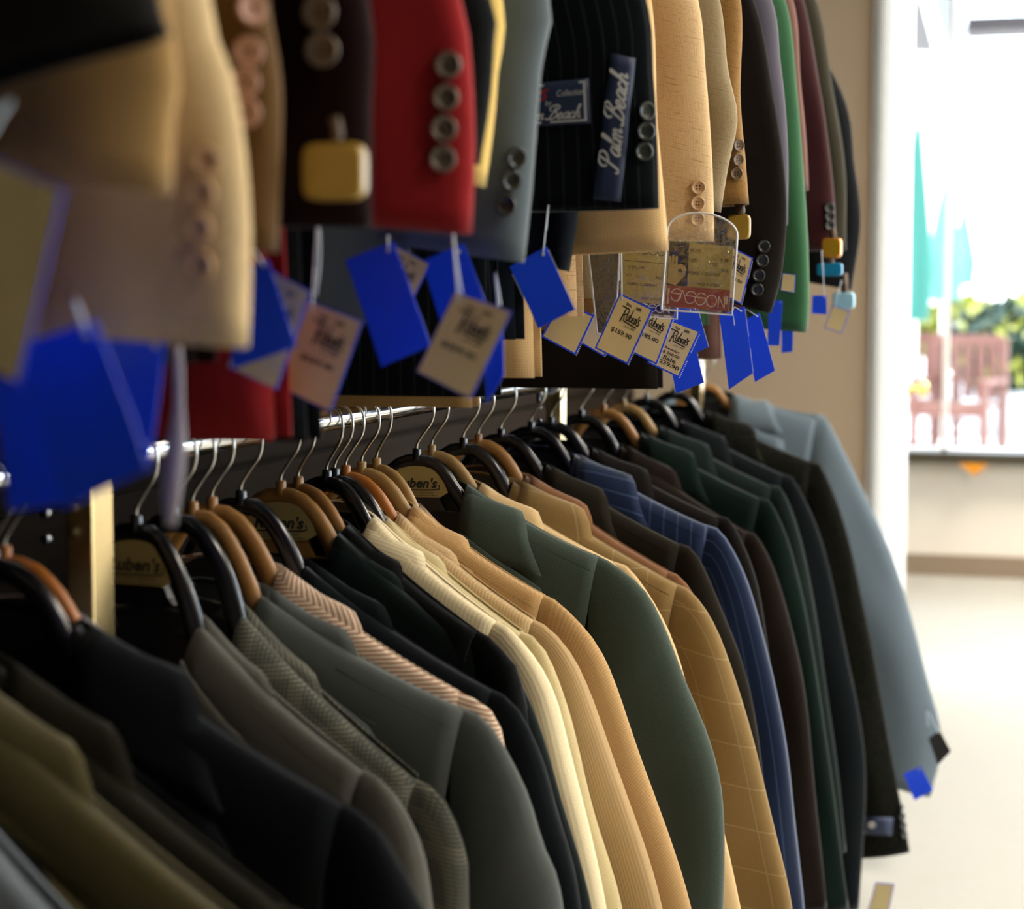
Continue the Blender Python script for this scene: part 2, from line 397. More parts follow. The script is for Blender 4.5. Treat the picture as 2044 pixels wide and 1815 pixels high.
SCRIPT = {
 'P': (.62, [[(.06,.6),(-.02,.8),(.12,.98),(.4,1.02),(.6,.86),(.5,.62),(.22,.50)], [(.32,.98),(.24,.5),(.12,.05),(-.04,.0),(-.06,.1)]]),
 'B': (.66, [[(.1,.62),(.0,.78),(.12,.98),(.42,1.04),(.62,.88),(.5,.66),(.3,.56),(.52,.5),(.58,.28),(.38,.03),(.1,.02)], [(.4,.92),(.26,.4),(.14,.05),(-.02,.0),(-.05,.1)]]),
 'a': (.44, [[(.36,.42),(.18,.46),(.05,.22),(.12,.02),(.26,.1),(.38,.42)], [(.38,.44),(.33,.12),(.38,.02),(.5,.12)]]),
 'l': (.27, [[(-.02,.12),(.2,.7),(.24,1.0),(.13,.92),(.06,.35),(.1,.02),(.26,.12)]]),
 'm': (.62, [[(.0,.42),(.04,.0)], [(.04,.2),(.14,.44),(.22,.38),(.22,.0)], [(.22,.2),(.34,.44),(.42,.36),(.42,.04),(.55,.1)]]),
 'e': (.34, [[(.0,.15),(.24,.3),(.2,.46),(.06,.38),(.03,.12),(.15,.0),(.36,.14)]]),
 'c': (.34, [[(.28,.38),(.16,.46),(.03,.24),(.1,.02),(.36,.14)]]),
 'h': (.42, [[(-.02,.12),(.18,.7),(.22,1.0),(.12,.9),(.04,.0)], [(.05,.2),(.16,.44),(.27,.38),(.26,.06),(.4,.12)]]),
 'r': (.3, [[(.0,.42),(.05,.0)], [(.04,.2),(.14,.42),(.26,.4)]]), ' ': (.15, [])}
def script(mb, fn, s, x, y, h, wd, mi=0, sh=.25, sx=1.0):
    for ch in s:
        adv, st = SCRIPT[ch]
        for q in st: stroke(mb, fn, [(x+(a*sx+b*sh)*h, y+b*h) for a, b in q], wd, mi)
        x += adv*h*sx
    return x
def rubens_logo(mb, fn, x, y, h, mi=0):    # tall deco R, small letters, bar running under them
    wd = h*.085
    S = lambda pts, k=1: stroke(mb, fn, [(x+a*h, y+b*h) for a, b in pts], wd*k, mi)
    S([(-.28,.98),(.3,.98)]); S([(.12,.95),(.02,.0)], 1.25); S([(.3,.98),(.42,.85),(.34,.6),(.1,.52)]); S([(.15,.52),(.3,.12)]); S([(.3,.12),(1.5,.02)])
    S([(.45,.62),(.42,.32),(.5,.24),(.6,.3)]); S([(.62,.62),(.6,.24)])
    S([(.74,1.0),(.7,.25)]); S([(.72,.25),(.88,.28),(.88,.5),(.72,.55)])
    S([(1.1,.55),(.97,.52),(.96,.42),(1.06,.4)]); S([(1.06,.4),(.95,.36),(.97,.24),(1.12,.24)])
    S([(1.2,.55),(1.2,.22)], 1.3); S([(1.2,.5),(1.33,.52),(1.33,.22)], 1.2)
    S([(1.42,.78),(1.4,.64)], 1.2); S([(1.62,.6),(1.48,.58),(1.5,.44),(1.6,.36),(1.58,.22),(1.44,.2)], 1.1)

# ------------------------------------------------------------ hanger
HLIST = []
def hanger(d, phi, kind, label, plate=False, S=(.235, -.188), nz=0):
    kx = S[0]/.235; sh = S[1]+.188
    root = empty('coat_hanger', (XRAIL, d, ZLOW), -phi)
    tag(root, label, 'hanger', 'coat hangers on the lower rail')
    m = {'w': M['honey'], 'o': M['honey2'], 't': M['honey3'], 'b': M['blackplastic']}[kind]
    mb = MB(); pts, _ = crom([(0,0,-.068),(0,0,-.05),(.008,0,-.036),(.019,0,-.02),(.0215,0,-.003),(.0165,0,.0105),(.003,0,.0152),(-.0105,0,.0105),(-.0175,0,0),(-.017,0,-.008)], 40)
    mb.tube(pts, .0017, 8); mb.build('hook', M['wire'], root)
    mb = MB(); mb.lathe([(.0, .0), (.0048, 0), (.0052, -.002), (.0052, -.009), (.007, -.014), (.0, -.016)], 14, Matrix.Translation((0, 0, -.053)))
    cm = mb
    for sg in (-1, 1):
        N0 = (.062, -.095+sh*.25-nz); ln = lambda x: N0[1]+(S[1]-N0[1])*(x-N0[0])/(S[0]-N0[0])-.021-.019*abs((N0[1]-S[1])/(S[0]-N0[0]))
        pts, _ = crom([(0, 0, -.068), (.018, 0, -.071), (.034, 0, -.084-nz*.25), (.048, 0, -.104-nz*.6)]+[(x, 0, ln(x)) for x in (.07, .10, .14, S[0]-.055)], 22)
        P = []
        for i, p in enumerate(pts):
            t = i/21; hh = .0085+.004*t; th = .0055+.0045*t
            tt = (pts[min(i+1, 21)]-pts[max(i-1, 0)]).normalized(); nn = Vector((-tt.z, 0, tt.x))
            if i == 21: hh *= .5; th *= .6
            P.append([Vector((sg*(p.x+nn.x*hh*math.cos(a)), th*math.sin(a), p.z+nn.z*hh*math.cos(a))) for a in [2*math.pi*k/14 for k in range(14)]])
        cm.grid(P, wrap=True, flip=sg < 0)
        o = len(cm.v); cm.add(P[-1], [tuple(range(14))])
    cm.build('hanger_body', m, root)
    if plate:
        mb = MB(); pts = [(x, -.068-.9*abs(x)**1.35*6) for x in [(-.055+.0055*i) for i in range(21)]]
        pts = [(x, max(z, -.13)) for x, z in pts]
        f = [(x, -.004, z) for x, z in pts]; b_ = [(x, .004, z) for x, z in pts]
        f += [(.05, -.004, -.128), (-.05, -.004, -.128)]; b_ += [(.05, .004, -.128), (-.05, .004, -.128)]
        k = len(f); mb.add(f+b_, [tuple(range(k)), tuple(range(2*k-1, k-1, -1))]+[(i, i+k, (i+1) % k+k, (i+1) % k) for i in range(k)])
        mb.build('centre_plate', m, root, False)
        mb = MB(); cz = -.098; out = []
        for i in range(24):
            a = math.pi*i/23; out.append((.037*math.cos(a), -.0052, cz+.024*math.sin(a)**.9-.0))
        out += [(-.040, -.0052, cz-.008), (-.03, -.0052, cz-.014), (.03, -.0052, cz-.014), (.040, -.0052, cz-.008)]
        bk = [(a, -.004, c) for a, b, c in out]; k = len(out)
        mb.add(out+bk, [tuple(range(k))]+[(i, i+k, (i+1) % k+k, (i+1) % k) for i in range(k)])
        lb = tag(mb.build('label_plate', M['cream_label'], root, False), 'cream half-moon shop label')
        mb = MB(); fn = lambda x, y: Vector((x, -.0056, cz+y))
        put_text(mb, fn, "Ruben's", .0, .0035, .054, .0125, bold=.03, shear=.25)
        stroke(mb, fn, [(.029, .001), (.026, -.0045), (-.024, -.0055)], .0016)
        put_text(mb, fn, 'AUGUSTA, GEORGIA', .002, -.0085, .040, .0022, bold=.01)
        put_text(mb, fn, 'DOWNTOWN AND REGENCY MALL', .002, -.0118, .052, .0016, bold=.01)
        mb.build('lettering', M['ink'], lb, False)
    return root

# ------------------------------------------------------------ jacket
def make_button(root, sleeve, loc, nrm, r, m, name='button', rz=0):
    mb = MB()
    z = Vector(nrm).normalized(); x = Vector((0, 0, 1)).cross(z).normalized(); y = z.cross(x)
    Mx = Matrix((x, y, z)).transposed().to_4x4(); Mx.translation = Vector(loc)
    mb.lathe([(0, .0016), (r*.55, .0015), (r*.66, .0019), (r*.8, .0034), (r*.93, .0034), (r, .0022), (r*.97, .0004), (r*.6, -.0006)], 26, Mx)
    for a in range(4):
        c, s_ = math.cos(a*math.pi/2+.78+rz)*r*.27, math.sin(a*math.pi/2+.78+rz)*r*.27
        mb.lathe([(0, .00175), (r*.11, .00175), (r*.12, .0014)], 8, Mx @ Matrix.Translation((c, s_, 0)), 1)
    return mb.build(name, [m, M['hole']], sleeve)

LOG = []
_sm = {}
def seam_mat(m):
    if m.name not in _sm:
        c = m.get('base', (.02, .02, .02)); _sm[m.name] = mat(m.name+'_thread', tuple(x*.6 for x in c), .9, spec=.1)
    return _sm[m.name]
def jacket(label, material, d, phi, px, row='low', hem=-.84, S=None, cuff=.118, body_t=.026, yw=.030, buttons=None,
           bmat='btn_dark', br=.0078, cat='jacket', lap=True, length=.60, fold=.003, seed=0, pocket=False, kink=0, iw=.2, nz=0, flare=0):
    zr = ZLOW if row == 'low' else ZUP
    phi = R(phi)
    root = empty('suit_jacket', (XRAIL, d, zr), -phi)
    tag(root, label, cat, 'jackets on the lower rail' if row == 'low' else 'jackets on the upper rail')
    MW = Matrix.Translation((XRAIL, d, zr)) @ Matrix.Rotation(-phi, 4, 'Z'); MI = MW.inverted()
    n = MW.to_3x3() @ Vector((0, 1, 0)); p0 = Vector((XRAIL, d, zr))
    loc = []
    for x, y in px:
        q = MI @ on_plane(x, y, p0, n); loc.append((q.x, q.z))
    if row == 'low': S = loc[0]
    else:
        S = S or (.235, -.188)
        if loc[0][1] > S[1]-.06: loc = [(S[0], S[1])]+[q for q in loc if q[1] < S[1]-.06]
        else:
            f = loc[0]; g = S[1]-f[1]
            mid = (S[0]+(f[0]-S[0])*.5+.01, S[1]-g*.38) if g > .22 else None
            loc = [S, (S[0]+.022, S[1]-.03)]+([mid] if mid else [])+loc
    sx, sz = S
    LOG.append('%-46s d=%.2f S=(%.3f,%.3f) end=(%.3f,%.3f)' % (label[:46], d, sx, sz, loc[-1][0], loc[-1][1]))
    L = sum(math.dist(a, b) for a, b in zip(loc, loc[1:]))
    if row == 'low' and L < length:
        a, b = loc[-2], loc[-1]; dx = (b[0]-a[0])/max(1e-6, math.dist(a, b))
        e = length-L
        loc = loc+[(b[0]+(dx*.45-.03)*e*.5, b[1]-e*.5), (b[0]+(dx*.5-.12)*e, b[1]-e)]
    rnd = random.Random(hash(label) & 0xffff if seed == 0 else seed)
    rnd = random.Random(len(LOG)*13+seed)
    ph = [rnd.uniform(0, 6.28) for _ in range(8)]
    kx = sx/.235
    shift = sz+.188
    N = (.062*kx**.3, -.095+shift*.25-nz)
    def top(x):
        x = abs(x); t = max(0, min(1, (x-N[0])/(sx-N[0])))
        return N[1]+(sz-N[1])*t - .006*math.sin(math.pi*t) + (.0 if x > N[0] else 0)
    def T(x, z):
        dz = max(0, top(x)-z); r = min(1, dz/.05); k = math.sqrt(max(0, 1-(1-r)**2))
        xx = min(1, abs(x)/(sx*1.02)); return body_t*k*(1-.35*xx**5)
    def outer(z):
        t = (sz-z)/(sz-hem)
        return sx-.006-.030*math.sin(min(1, max(0, t)*1.6)*math.pi*.8)*(.9)+(.02+flare)*max(0, t-.5)*(2 if flare else 1)+(.036*min(1, max(0, t)*2) if row == 'up' else 0)
    ZV = -.46+shift*.3
    def inner(z):
        if z > ZV: 
            t = max(0, (z-ZV)/(N[1]-ZV)); return N[0]*(t**.8)
        return -.004
    # body
    mb = MB(); m_, nr = 12, 30
    for sg in (1, -1):
        P = []; UV = []
        for j in range(nr+1):
            v = (j/nr)**1.7; rowp = []; ru = []
            for i in range(m_+1):
                u = i/m_
                zt = N[1]+(sz+.011-N[1])*u-.006*math.sin(math.pi*u)
                z = zt+(hem-zt)*v
                xi = inner(N[1]+(hem-N[1])*v); xo = outer(sz+(hem-sz)*v)-.020
                x = xi+(xo-xi)*u
                y = -T(x, min(z, zt-.0) if j else 99)-fold*1.2*math.sin(x*38+ph[0])*min(1, v*2.2)
                if sg < 0 and x < .02: y += .004
                rowp.append(Vector((sg*x, y, z))); ru.append((x*1.0+sg*.5+1, z))
            P.append(rowp); UV.append(ru)
        mb.grid(P, UV, flip=sg > 0)
    P = []; UV = []
    for j in range(nr+1):
        v = (j/nr)**1.7; rowp = []; ru = []
        for i in range(2*m_+1):
            u = (i-m_)/m_; au = abs(u)
            xt = au*(sx-.024)
            zt = top(max(xt, .0)) if xt > N[0] else N[1]+.012*(1-(xt/N[0])**2)
            z = zt+(hem-zt)*v; xo = outer(sz+(hem-sz)*v)-.020; x = xo*u
            rr = min(1, (zt-z)/.05); k = math.sqrt(max(0, 1-(1-rr)**2))
            y = body_t*k*(1-.35*au**5)+fold*math.sin(x*30+ph[1])*min(1, v*2.2)
            if xt < N[0]: y += .016*(1-(xt/N[0])**2)*max(0, 1-v*6)
            rowp.append(Vector((x, y, z))); ru.append((x+3, z))
        P.append(rowp); UV.append(ru)
    mb.grid(P, UV)
    body = mb.build('jacket_body', [material], root, solid=.002)
    # sleeves
    sleeves = []
    for sg in (1, -1):
        pts = [(a, 0, b) for a, b in loc]
        if sg < 0: pts = [(sx+(a-sx)*.35, 0, b) for a, b in loc]
        pts = [(sx-.032, 0, sz+.0150), (sx-.004, 0, sz+.001)]+pts[1:]
        O, LL = crom(pts, 34)
        A = Vector((sx-.045, 0, sz-iw)); tang = (O[-1]-O[-4]).normalized(); perp = Vector((tang.z, 0, -tang.x))
        if perp.x > 0: perp = -perp
        E = O[-1]+perp*cuff+Vector((0, 0, .004))
        P = []; UV = []; nn = 26
        fwd = .018
        for i, o in enumerate(O):
            t = i/33; tt = max(0, (t-.06)/.94)**1.15
            I = A.lerp(E, tt); I.x += .35*(o.x-(A.x+(E.x-A.x)*tt)-(.16+(cuff-.16)*t))*math.sin(math.pi*t)
            c = (o+I)/2; h = (o-I)/2
            yh = yw*(.75+.45*math.sin(math.pi*min(1, t*1.6+.12))**1) if t < .55 else yw*(1.02-.12*t)
            yh = yw*(.56+.56*min(1, t*5.5)**.8) if t < .3 else yw*(1.12-.22*(t-.3))
            yc = -fwd*math.sin(math.pi*min(1, t*1.1))*.6
            r = []; ru = []; per = 0
            for k in range(nn+1):
                a = 2*math.pi*k/nn; ca, sa = math.cos(a), math.sin(a)
                ex = .82
                p = c+h*(math.copysign(abs(ca)**.95, ca))+Vector((0, -1, 0))*yh*math.copysign(abs(sa)**ex, sa)
                p.y += yc
                wr = fold*(.6*math.sin(t*15+a*2+ph[2])+.8*math.sin(t*7-a*3+ph[3])+.7*math.sin(a*4+t*4+ph[4]))*min(1, t*4)
                p += Vector((ca*.35, -sa, 0))*wr
                if i < 3: p.y *= 1
                p.x *= 1
                if k < nn: r.append(Vector((sg*p.x, p.y, p.z)))
                ru.append(((1-ca)*h.length+sg*.5+1, p.z+.25*(p.x-sx)))
            P.append(r); UV.append(ru)
        # turn the cuff inside
        for s_, dz in ((.93, .002), (.9, .03)):
            c = sum(P[-1], Vector())/nn; base = P[33]
            c0 = sum(base, Vector())/nn
            P.append([c0+(q-c0)*s_+Vector((0, 0, dz)) for q in base]); UV.append(UV[-1])
        smb = MB(); smb.grid(P, UV, wrap=True, flip=sg < 0)
        # top cap
        so = smb.build('sleeve', [material], root); sleeves.append(so)
    if sleeves:
        vv = [MW @ v.co for v in sleeves[0].data.vertices]
        bvh = BVHTree.FromPolygons(vv, [list(p.vertices) for p in sleeves[0].data.polygons])
        root['_x'] = 0; del root['_x']
        JB[label] = (bvh, MW, MI, root, sleeves[0])
        for b in (buttons or []):
            h = bvh.ray_cast(CP, ray(*b))
            if h[0] is None: LOG.append('   button miss %s' % (b,)); continue
            nr_ = h[1] if h[1].dot(h[0]-CP) < 0 else -h[1]
            make_button(root, sleeves[0], MI @ (h[0]+nr_*.0012), MI.to_3x3() @ nr_, br, M[bmat])
    # collar
    if row == 'low' and lap:
        off = .0045
        def F(x, z, o=off): return -(T(x, z)+o)
        st = [((0, .026, -.100), (0, .050, -.142)), ((.038, .020, -.098), (.064, .042, -.140)), ((.061, .002, -.099), (.118, .006, top(.118)+.0022+nz*.5)),
              ((.059, F(.06, -.125)+.002, -.118), (.136, F(.136, -.160)-.001, -.163)), ((.057, F(.06, -.17), -.172), (.150, F(.15, -.2)-.002, -.199))]
        st = [((a[0]*kx, a[1], a[2]+shift*abs(a[0])/.235*.8-nz*(1-abs(a[0])/.235)), (b[0]*kx, b[1], b[2]+(0 if i == 2 else shift*abs(b[0])/.235)-nz*(1-abs(b[0])/.235))) for i, (a, b) in enumerate(st)]
        Rr, _ = crom([s_[0] for s_ in st], 17); Oo, _ = crom([s_[1] for s_ in st], 17)
        mb = MB()
        full = [(Vector((-a.x, a.y, a.z)), Vector((-b.x, b.y, b.z))) for a, b in zip(Rr[::-1], Oo[::-1])][:-1]+list(zip(Rr, Oo))
        P = []; UV = []
        for i, (a, b) in enumerate(full):
            r = []; ru = []
            for k in range(7):
                t = k/6; p = a.lerp(b, t); bul = .0022*math.sin(math.pi*t**.6)
                dirn = Vector((0, -1 if abs(i-16) > 7 else 1, 0)) if abs(i-16) > 9 or abs(i-16) < 5 else Vector((0, 0, 1))
                p = p+Vector((0, 0, 1))*bul*(.8 if abs(i-16) < 12 else .3)+Vector((0, -1, 0))*(bul*.7 if abs(i-16) >= 9 else -bul*.6 if abs(i-16) < 6 else 0)
                r.append(p); ru.append((i*.012, t*.05))
            P.append(r); UV.append(ru)
        # inner stand going down inside the neck
        mb.grid(P, UV)
        P2 = [[r[0], r[0]+Vector((0, .002 if abs(i-16) > 8 else -.006, -.022))] for i, r in enumerate(P)]
        mb.grid(P2)
        mb.build('collar', [material], root, solid=.0028)
        for sg in (1, -1):
            rl = [(.057, -.150), (.056, -.20), (.042, -.29), (.022, -.38), (.0, ZV)]
            ol = [(.112, -.19), (.155, -.225), (.128, -.30), (.075, -.39), (.006, ZV-.01)]
            rl = [(x*kx, z+(shift*x/.235 if z > ZV+.03 else 0)) for x, z in rl]; ol = [(x*kx, z+(shift*x/.235 if z > ZV+.03 else 0)) for x, z in ol]
            A1, _ = crom([(x, 0, z) for x, z in rl], 16); B1, _ = crom([(ol[0][0], 0, ol[0][1]), (ol[1][0], 0, ol[1][1])]+[(x, 0, z) for x, z in ol[2:]], 16)
            P = []; UV = []
            for a, b in zip(A1, B1):
                r = []; ru = []
                for k in range(7):
                    t = k/6; p = a.lerp(b, t); y = -(T(p.x, p.z)+.0035+.006*math.sin(math.pi*t)**.5*(1-t*.4))
                    r.append(Vector((sg*p.x, y-.001, p.z))); ru.append((p.x+5, p.z))
                P.append(r); UV.append(ru)
            mb = MB(); mb.grid(P, UV, flip=sg < 0); mb.build('lapel', [material], root, solid=.0024)
        for sg in (1, -1):
            sp_ = []
            for i in range(14):
                x = .118*kx+(sx-.034-.118*kx)*i/13; z = top(x)-.017; sp_.append((sg*x, -T(x, z)-.0009, z))
            mb = MB(); mb.tube(sp_, .0004, 5); mb.build('shoulder_seam', seam_mat(material), root)
        # back lining seen through the neck opening
        P = [[Vector((u*.10*(1 if j < 2 else 1.6), .012 if j < 2 else body_t*.6, -.105-nz-.06*j-.0*abs(u))) for u in (-1, -.5, 0, .5, 1)] for j in range(6)]
        P[0] = [Vector((u*.05, .018, -.100-nz)) for u in (-1, -.5, 0, .5, 1)]
        mb = MB(); mb.grid(P); mb.build('lining', [M['lining']], root)
    return root, S
JB = {}

def dneck(x): return on_plane(x, 900, (XRAIL, 0, 0), (1, 0, 0)).y
def auto_phi(d, p, zr, target=.240, lo=-4, hi=24):
    best = None
    for k in range(lo, hi+1):
        a = R(k); n = Vector((math.sin(a), math.cos(a), 0)); q = on_plane(p[0], p[1], (XRAIL, d, zr), n)
        s = math.hypot(q.x-XRAIL, q.y-d); e = abs(s-target)
        if best is None or e < best[0]: best = (e, k)
    return best[1]

# ------------------------------------------------------------ lower rail
F = {
 'greyl': fabric('light_grey_wool', '5a5f62'), 'olive': fabric('olive_khaki_wool', '4e4526'), 'dkolive': fabric('dark_olive_wool', '2a2517'),
 'charcoal': fabric('charcoal_wool', '14181a', sheen=.6), 'laven': fabric('lavender_grey', '6d6468'),
 'greybrown': fabric('grey_brown_wool', '4c4940', 'grid', '625e52', .003), 'glen': fabric('glen_check_grey', '45463d', 'check', '79735f'),
 'grey': fabric('mid_grey_wool', '50544e'), 'seer': fabric('red_striped_seersucker', 'c4ad92', 'seer', '7a4a36', .0036),
 'navy': fabric('midnight_navy_wool', '0c1216', sheen=.6), 'dkgreen': fabric('dark_green_wool', '081712', sheen=.5),
 'black': fabric('black_wool', '0a0b0b', sheen=.4), 'cream': fabric('cream_wool', 'dccaa2', 'rib', 'c6b388', .0045), 'sage': fabric('pale_sage_cotton', 'b5a274'),
 'rib': fabric('ribbed_tan', 'b39568', 'rib', '94764f', .0034), 'twill': fabric('tan_twill', 'b08c5a', 'twill', '8a6236', .0027),
 'taupe2': fabric('brown_pink', '8a6c52', 'twill', '6b5240', .003), 'green': fabric('forest_green_wool', '455044', scale=700, sheen=.4),
 'ltan': fabric('light_tan_wool', 'c0a06e'), 'khaki': fabric('khaki_windowpane', '7d6338', 'pane', '97815c', .045),
 'rust': fabric('rust_brown_wool', '6b4526'), 'olbrown': fabric('olive_brown_wool', '2e2618'), 'pin': fabric('navy_pinstripe', '0d1f3e', 'pin', '4a5a78', .02, sheen=.8),
 'brown': fabric('dark_brown_wool', '2a1d15', sheen=.5), 'brown2': fabric('espresso_wool', '1d1611', sheen=.4), 'dg2': fabric('bottle_green_wool', '0e241c', sheen=.7),
 'sgreen': fabric('grey_green_wool', '23302c', sheen=.6), 'slate': fabric('dark_slate_wool', '141b1e', sheen=.6),
 'tweed': fabric('black_olive_tweed', '0b0c08', 'tweed', '2e2c1a', scale=400), 'bgrey': fabric('blue_grey_wool', '606c74', sheen=.3),
}
LOW = [  # neck px, outline px (shoulder tip first), fabric, label, hanger kind, opts
 (-420, [(330, 2010), (520, 2300)], 'greyl', 'light grey jacket at the bottom left corner, nearest on the lower rail', 'b', {}),
 (-270, [(560, 1885), (760, 2200)], 'olive', 'blurred olive khaki jacket second from the bottom left corner', 'w', {}),
 (-190, [(640, 1850), (800, 2150)], 'dkolive', 'dark olive jacket squeezed between the olive khaki and charcoal jackets', 'b', {}),
 (-20, [(755, 1640), (805, 1725), (850, 1815), (890, 1930)], 'charcoal', 'large blurred charcoal jacket with a cool lit shoulder edge', 'b', {}),
 (5, [(640, 1590), (700, 1700)], 'laven', 'lavender grey jacket mostly hidden behind the near brass upright', 'o', {}),
 (270, [(785, 1573), (838, 1680), (862, 1815), (880, 1930)], 'greybrown', 'grey-brown fine check jacket next after the charcoal one', 'b', {'plate': 1, 'nz': .03}),
 (345, [(890, 1588), (930, 1690), (938, 1815)], 'glen', 'grey glen check jacket with a patterned sleeve', 'b', {'nz': .025}),
 (383, [(985, 1445), (1045, 1560), (1085, 1680), (1130, 1815)], 'grey', 'plain mid grey jacket with a cool lit sleeve edge', 'w', {'nz': .028}),
 (422, [(975, 1412), (1010, 1500)], 'seer', 'cream jacket with thin red-brown stripes', 'w', {'T': .016, 'nz': .012}),
 (480, [(1036, 1405), (1080, 1500), (1115, 1620), (1165, 1815)], 'navy', 'midnight navy jacket left of the dark green one', 'b', {'nz': .015}),
 (560, [(1018, 1325), (1062, 1410), (1120, 1580), (1187, 1815)], 'dkgreen', 'very dark green jacket beside the cream jacket', 'w', {'plate': 1}),
 (595, [(1000, 1290), (1050, 1400)], 'black', 'plain black jacket mostly hidden behind the very dark green one', 'w', {}),
 (652, [(1036, 1268), (1100, 1365), (1150, 1530), (1220, 1815)], 'cream', 'bright cream jacket with faint ribs, lightest on the lower rail', 'b', {}),
 (668, [(1088, 1288), (1130, 1400), (1185, 1600), (1246, 1815)], 'sage', 'pale sage-cream jacket showing a thin strip behind the bright cream one', 'b', {}),
 (690, [(1112, 1262), (1160, 1335), (1225, 1500), (1325, 1815)], 'rib', 'pinkish tan jacket of ribbed cloth', 'o', {}),
 (722, [(1132, 1212), (1200, 1300), (1270, 1480), (1385, 1815)], 'twill', 'golden tan twill jacket left of the forest green one', 't', {}),
 (752, [(1098, 1262), (1140, 1350)], 'taupe2', 'brown jacket with only its collar showing behind the tan twill one', 't', {'T': .018}),
 (832, [(1238, 1132), (1300, 1195), (1368, 1350), (1415, 1460), (1441, 1560), (1449, 1680), (1447, 1815)], 'green', 'forest green wool jacket with a wide sharp lapel, in focus', 'b', {'plate': 1}),
 (862, [(1272, 1145), (1340, 1270), (1400, 1480), (1482, 1815)], 'ltan', 'light tan jacket directly behind the forest green one', 't', {}),
 (925, [(1392, 1187), (1440, 1270), (1500, 1450), (1545, 1640), (1580, 1815)], 'khaki', 'khaki brown jacket with pale windowpane check', 'b', {}),
 (955, [(1372, 1160), (1420, 1250), (1470, 1400)], 'rust', 'rust brown jacket behind the windowpane check one', 'w', {}),
 (1000, [(1395, 1105), (1440, 1210), (1500, 1380)], 'olbrown', 'dark olive-brown jacket left of the navy pinstripe one', 'b', {}),
 (1060, [(1450, 1068), (1495, 1165), (1540, 1330), (1572, 1500), (1590, 1650), (1605, 1815)], 'pin', 'navy blue pinstripe jacket on the lower rail', 'b', {'b': 0}),
 (1100, [(1470, 1050), (1520, 1200)], 'brown2', 'espresso brown jacket hidden just behind the navy pinstripe one', 'b', {}),
 (1160, [(1522, 1078), (1565, 1190), (1610, 1400), (1650, 1815)], 'brown', 'dark brown jacket with a purplish lit shoulder', 'b', {}),
 (1205, [(1548, 1010), (1590, 1130), (1640, 1400), (1695, 1815)], 'dg2', 'bottle green jacket with a teal lit sleeve edge', 'w', {}),
 (1245, [(1570, 985), (1610, 1120), (1655, 1400), (1690, 1700)], 'sgreen', 'grey-green jacket behind the bottle green one', 't', {}),
 (1290, [(1590, 960), (1640, 1080), (1690, 1300), (1730, 1540), (1715, 1815)], 'slate', 'dark slate jacket between the grey-green and tweed ones', 'b', {}),
 (1345, [(1645, 935), (1690, 1060), (1735, 1260), (1775, 1480), (1815, 1700)], 'tweed', 'black and olive tweed jacket second from the far end', 'b', {'len': 1, 'hem': -1.06, 'fl': .08, 'bt': [(1797, 1612), (1799, 1630), (1801, 1648), (1803, 1666)]}),
 (1405, [(1655, 838), (1720, 975), (1795, 1150), (1850, 1350), (1880, 1480), (1858, 1590)], 'bgrey', 'pale blue-grey jacket at the far end of the lower rail', 'w', {'len': 1}),
]
GROUP_H = []
for i, (nx, px, fab, label, hk, o) in enumerate(LOW):
    d = dneck(nx)
    phi = auto_phi(d, px[0], ZLOW)
    jk, S = jacket(label, F[fab], d, phi, px, 'low', hem=o.get('hem', -.82), body_t=o.get('T', .024), yw=.027, nz=o.get('nz', 0), flare=o.get('fl', 0), buttons=o.get('bt'), length=.3 if o.get('len') else .6)
    kind = {'w': 'honey-coloured', 'o': 'orange-brown', 't': 'light tan', 'b': 'black plastic'}[hk]
    hanger(d, R(phi), hk, '%s coat hanger%s holding the %s' % (kind, ' with shop label' if o.get('plate') else '', ' '.join(label.replace(',', '').split()[:6])), o.get('plate'), S, o.get('nz', 0))

# ------------------------------------------------------------ upper rail
F.update({
 'u_char': fabric('near_charcoal', '2e2a27'), 'u_tan': fabric('near_tan', '9c7a48'), 'u_cream': fabric('near_cream', 'c8ad80', sheen=.2),
 'u_brown': fabric('near_brown', '5a3f1c'), 'u_mar': fabric('dark_maroon', '2a0f10'), 'u_red': fabric('red_wool', '8e1a1c', sheen=.25),
 'u_gr': fabric('dark_grey', '272b2c'), 'u_yel': fabric('butter_yellow', 'd9b765'), 'u_steel': fabric('steel_grey', '576165', sheen=.5),
 'u_navy2': fabric('plain_navy', '141b24'), 'u_pin': fabric('navy_chalk_pinstripe', '0f1419', 'pin', '2a3030', .0135, sheen=.5),
 'u_beige': fabric('beige_grid', 'd1ac76', 'grid', 'a07d4d', .0028), 'u_slub': fabric('beige_slub', 'c7a679', 'slub', '8c6840'),
 'u_taupe': fabric('taupe_wool', '8a7858', 'slub', '6b5d44'), 'u_br2': fabric('brown_donegal', '8a6534', 'slub', '54391c'),
 'u_dark': fabric('brown_black', '29211a'), 'u_purp': fabric('purple_grey', '55505a'), 'u_green': fabric('leaf_green', '2f5a38', sheen=.6),
 'u_pink': fabric('pinkish_brown', '6e4c42'), 'u_mar2': fabric('maroon_wool', '3c1315', sheen=.5), 'u_ol': fabric('olive_grey', '3b3626'), 'u_slate': fabric('far_slate', '26282b', sheen=.6),
 'u_khaki': fabric('khaki_fine', 'a5834f', 'grid', '7d6138', .0028),
})
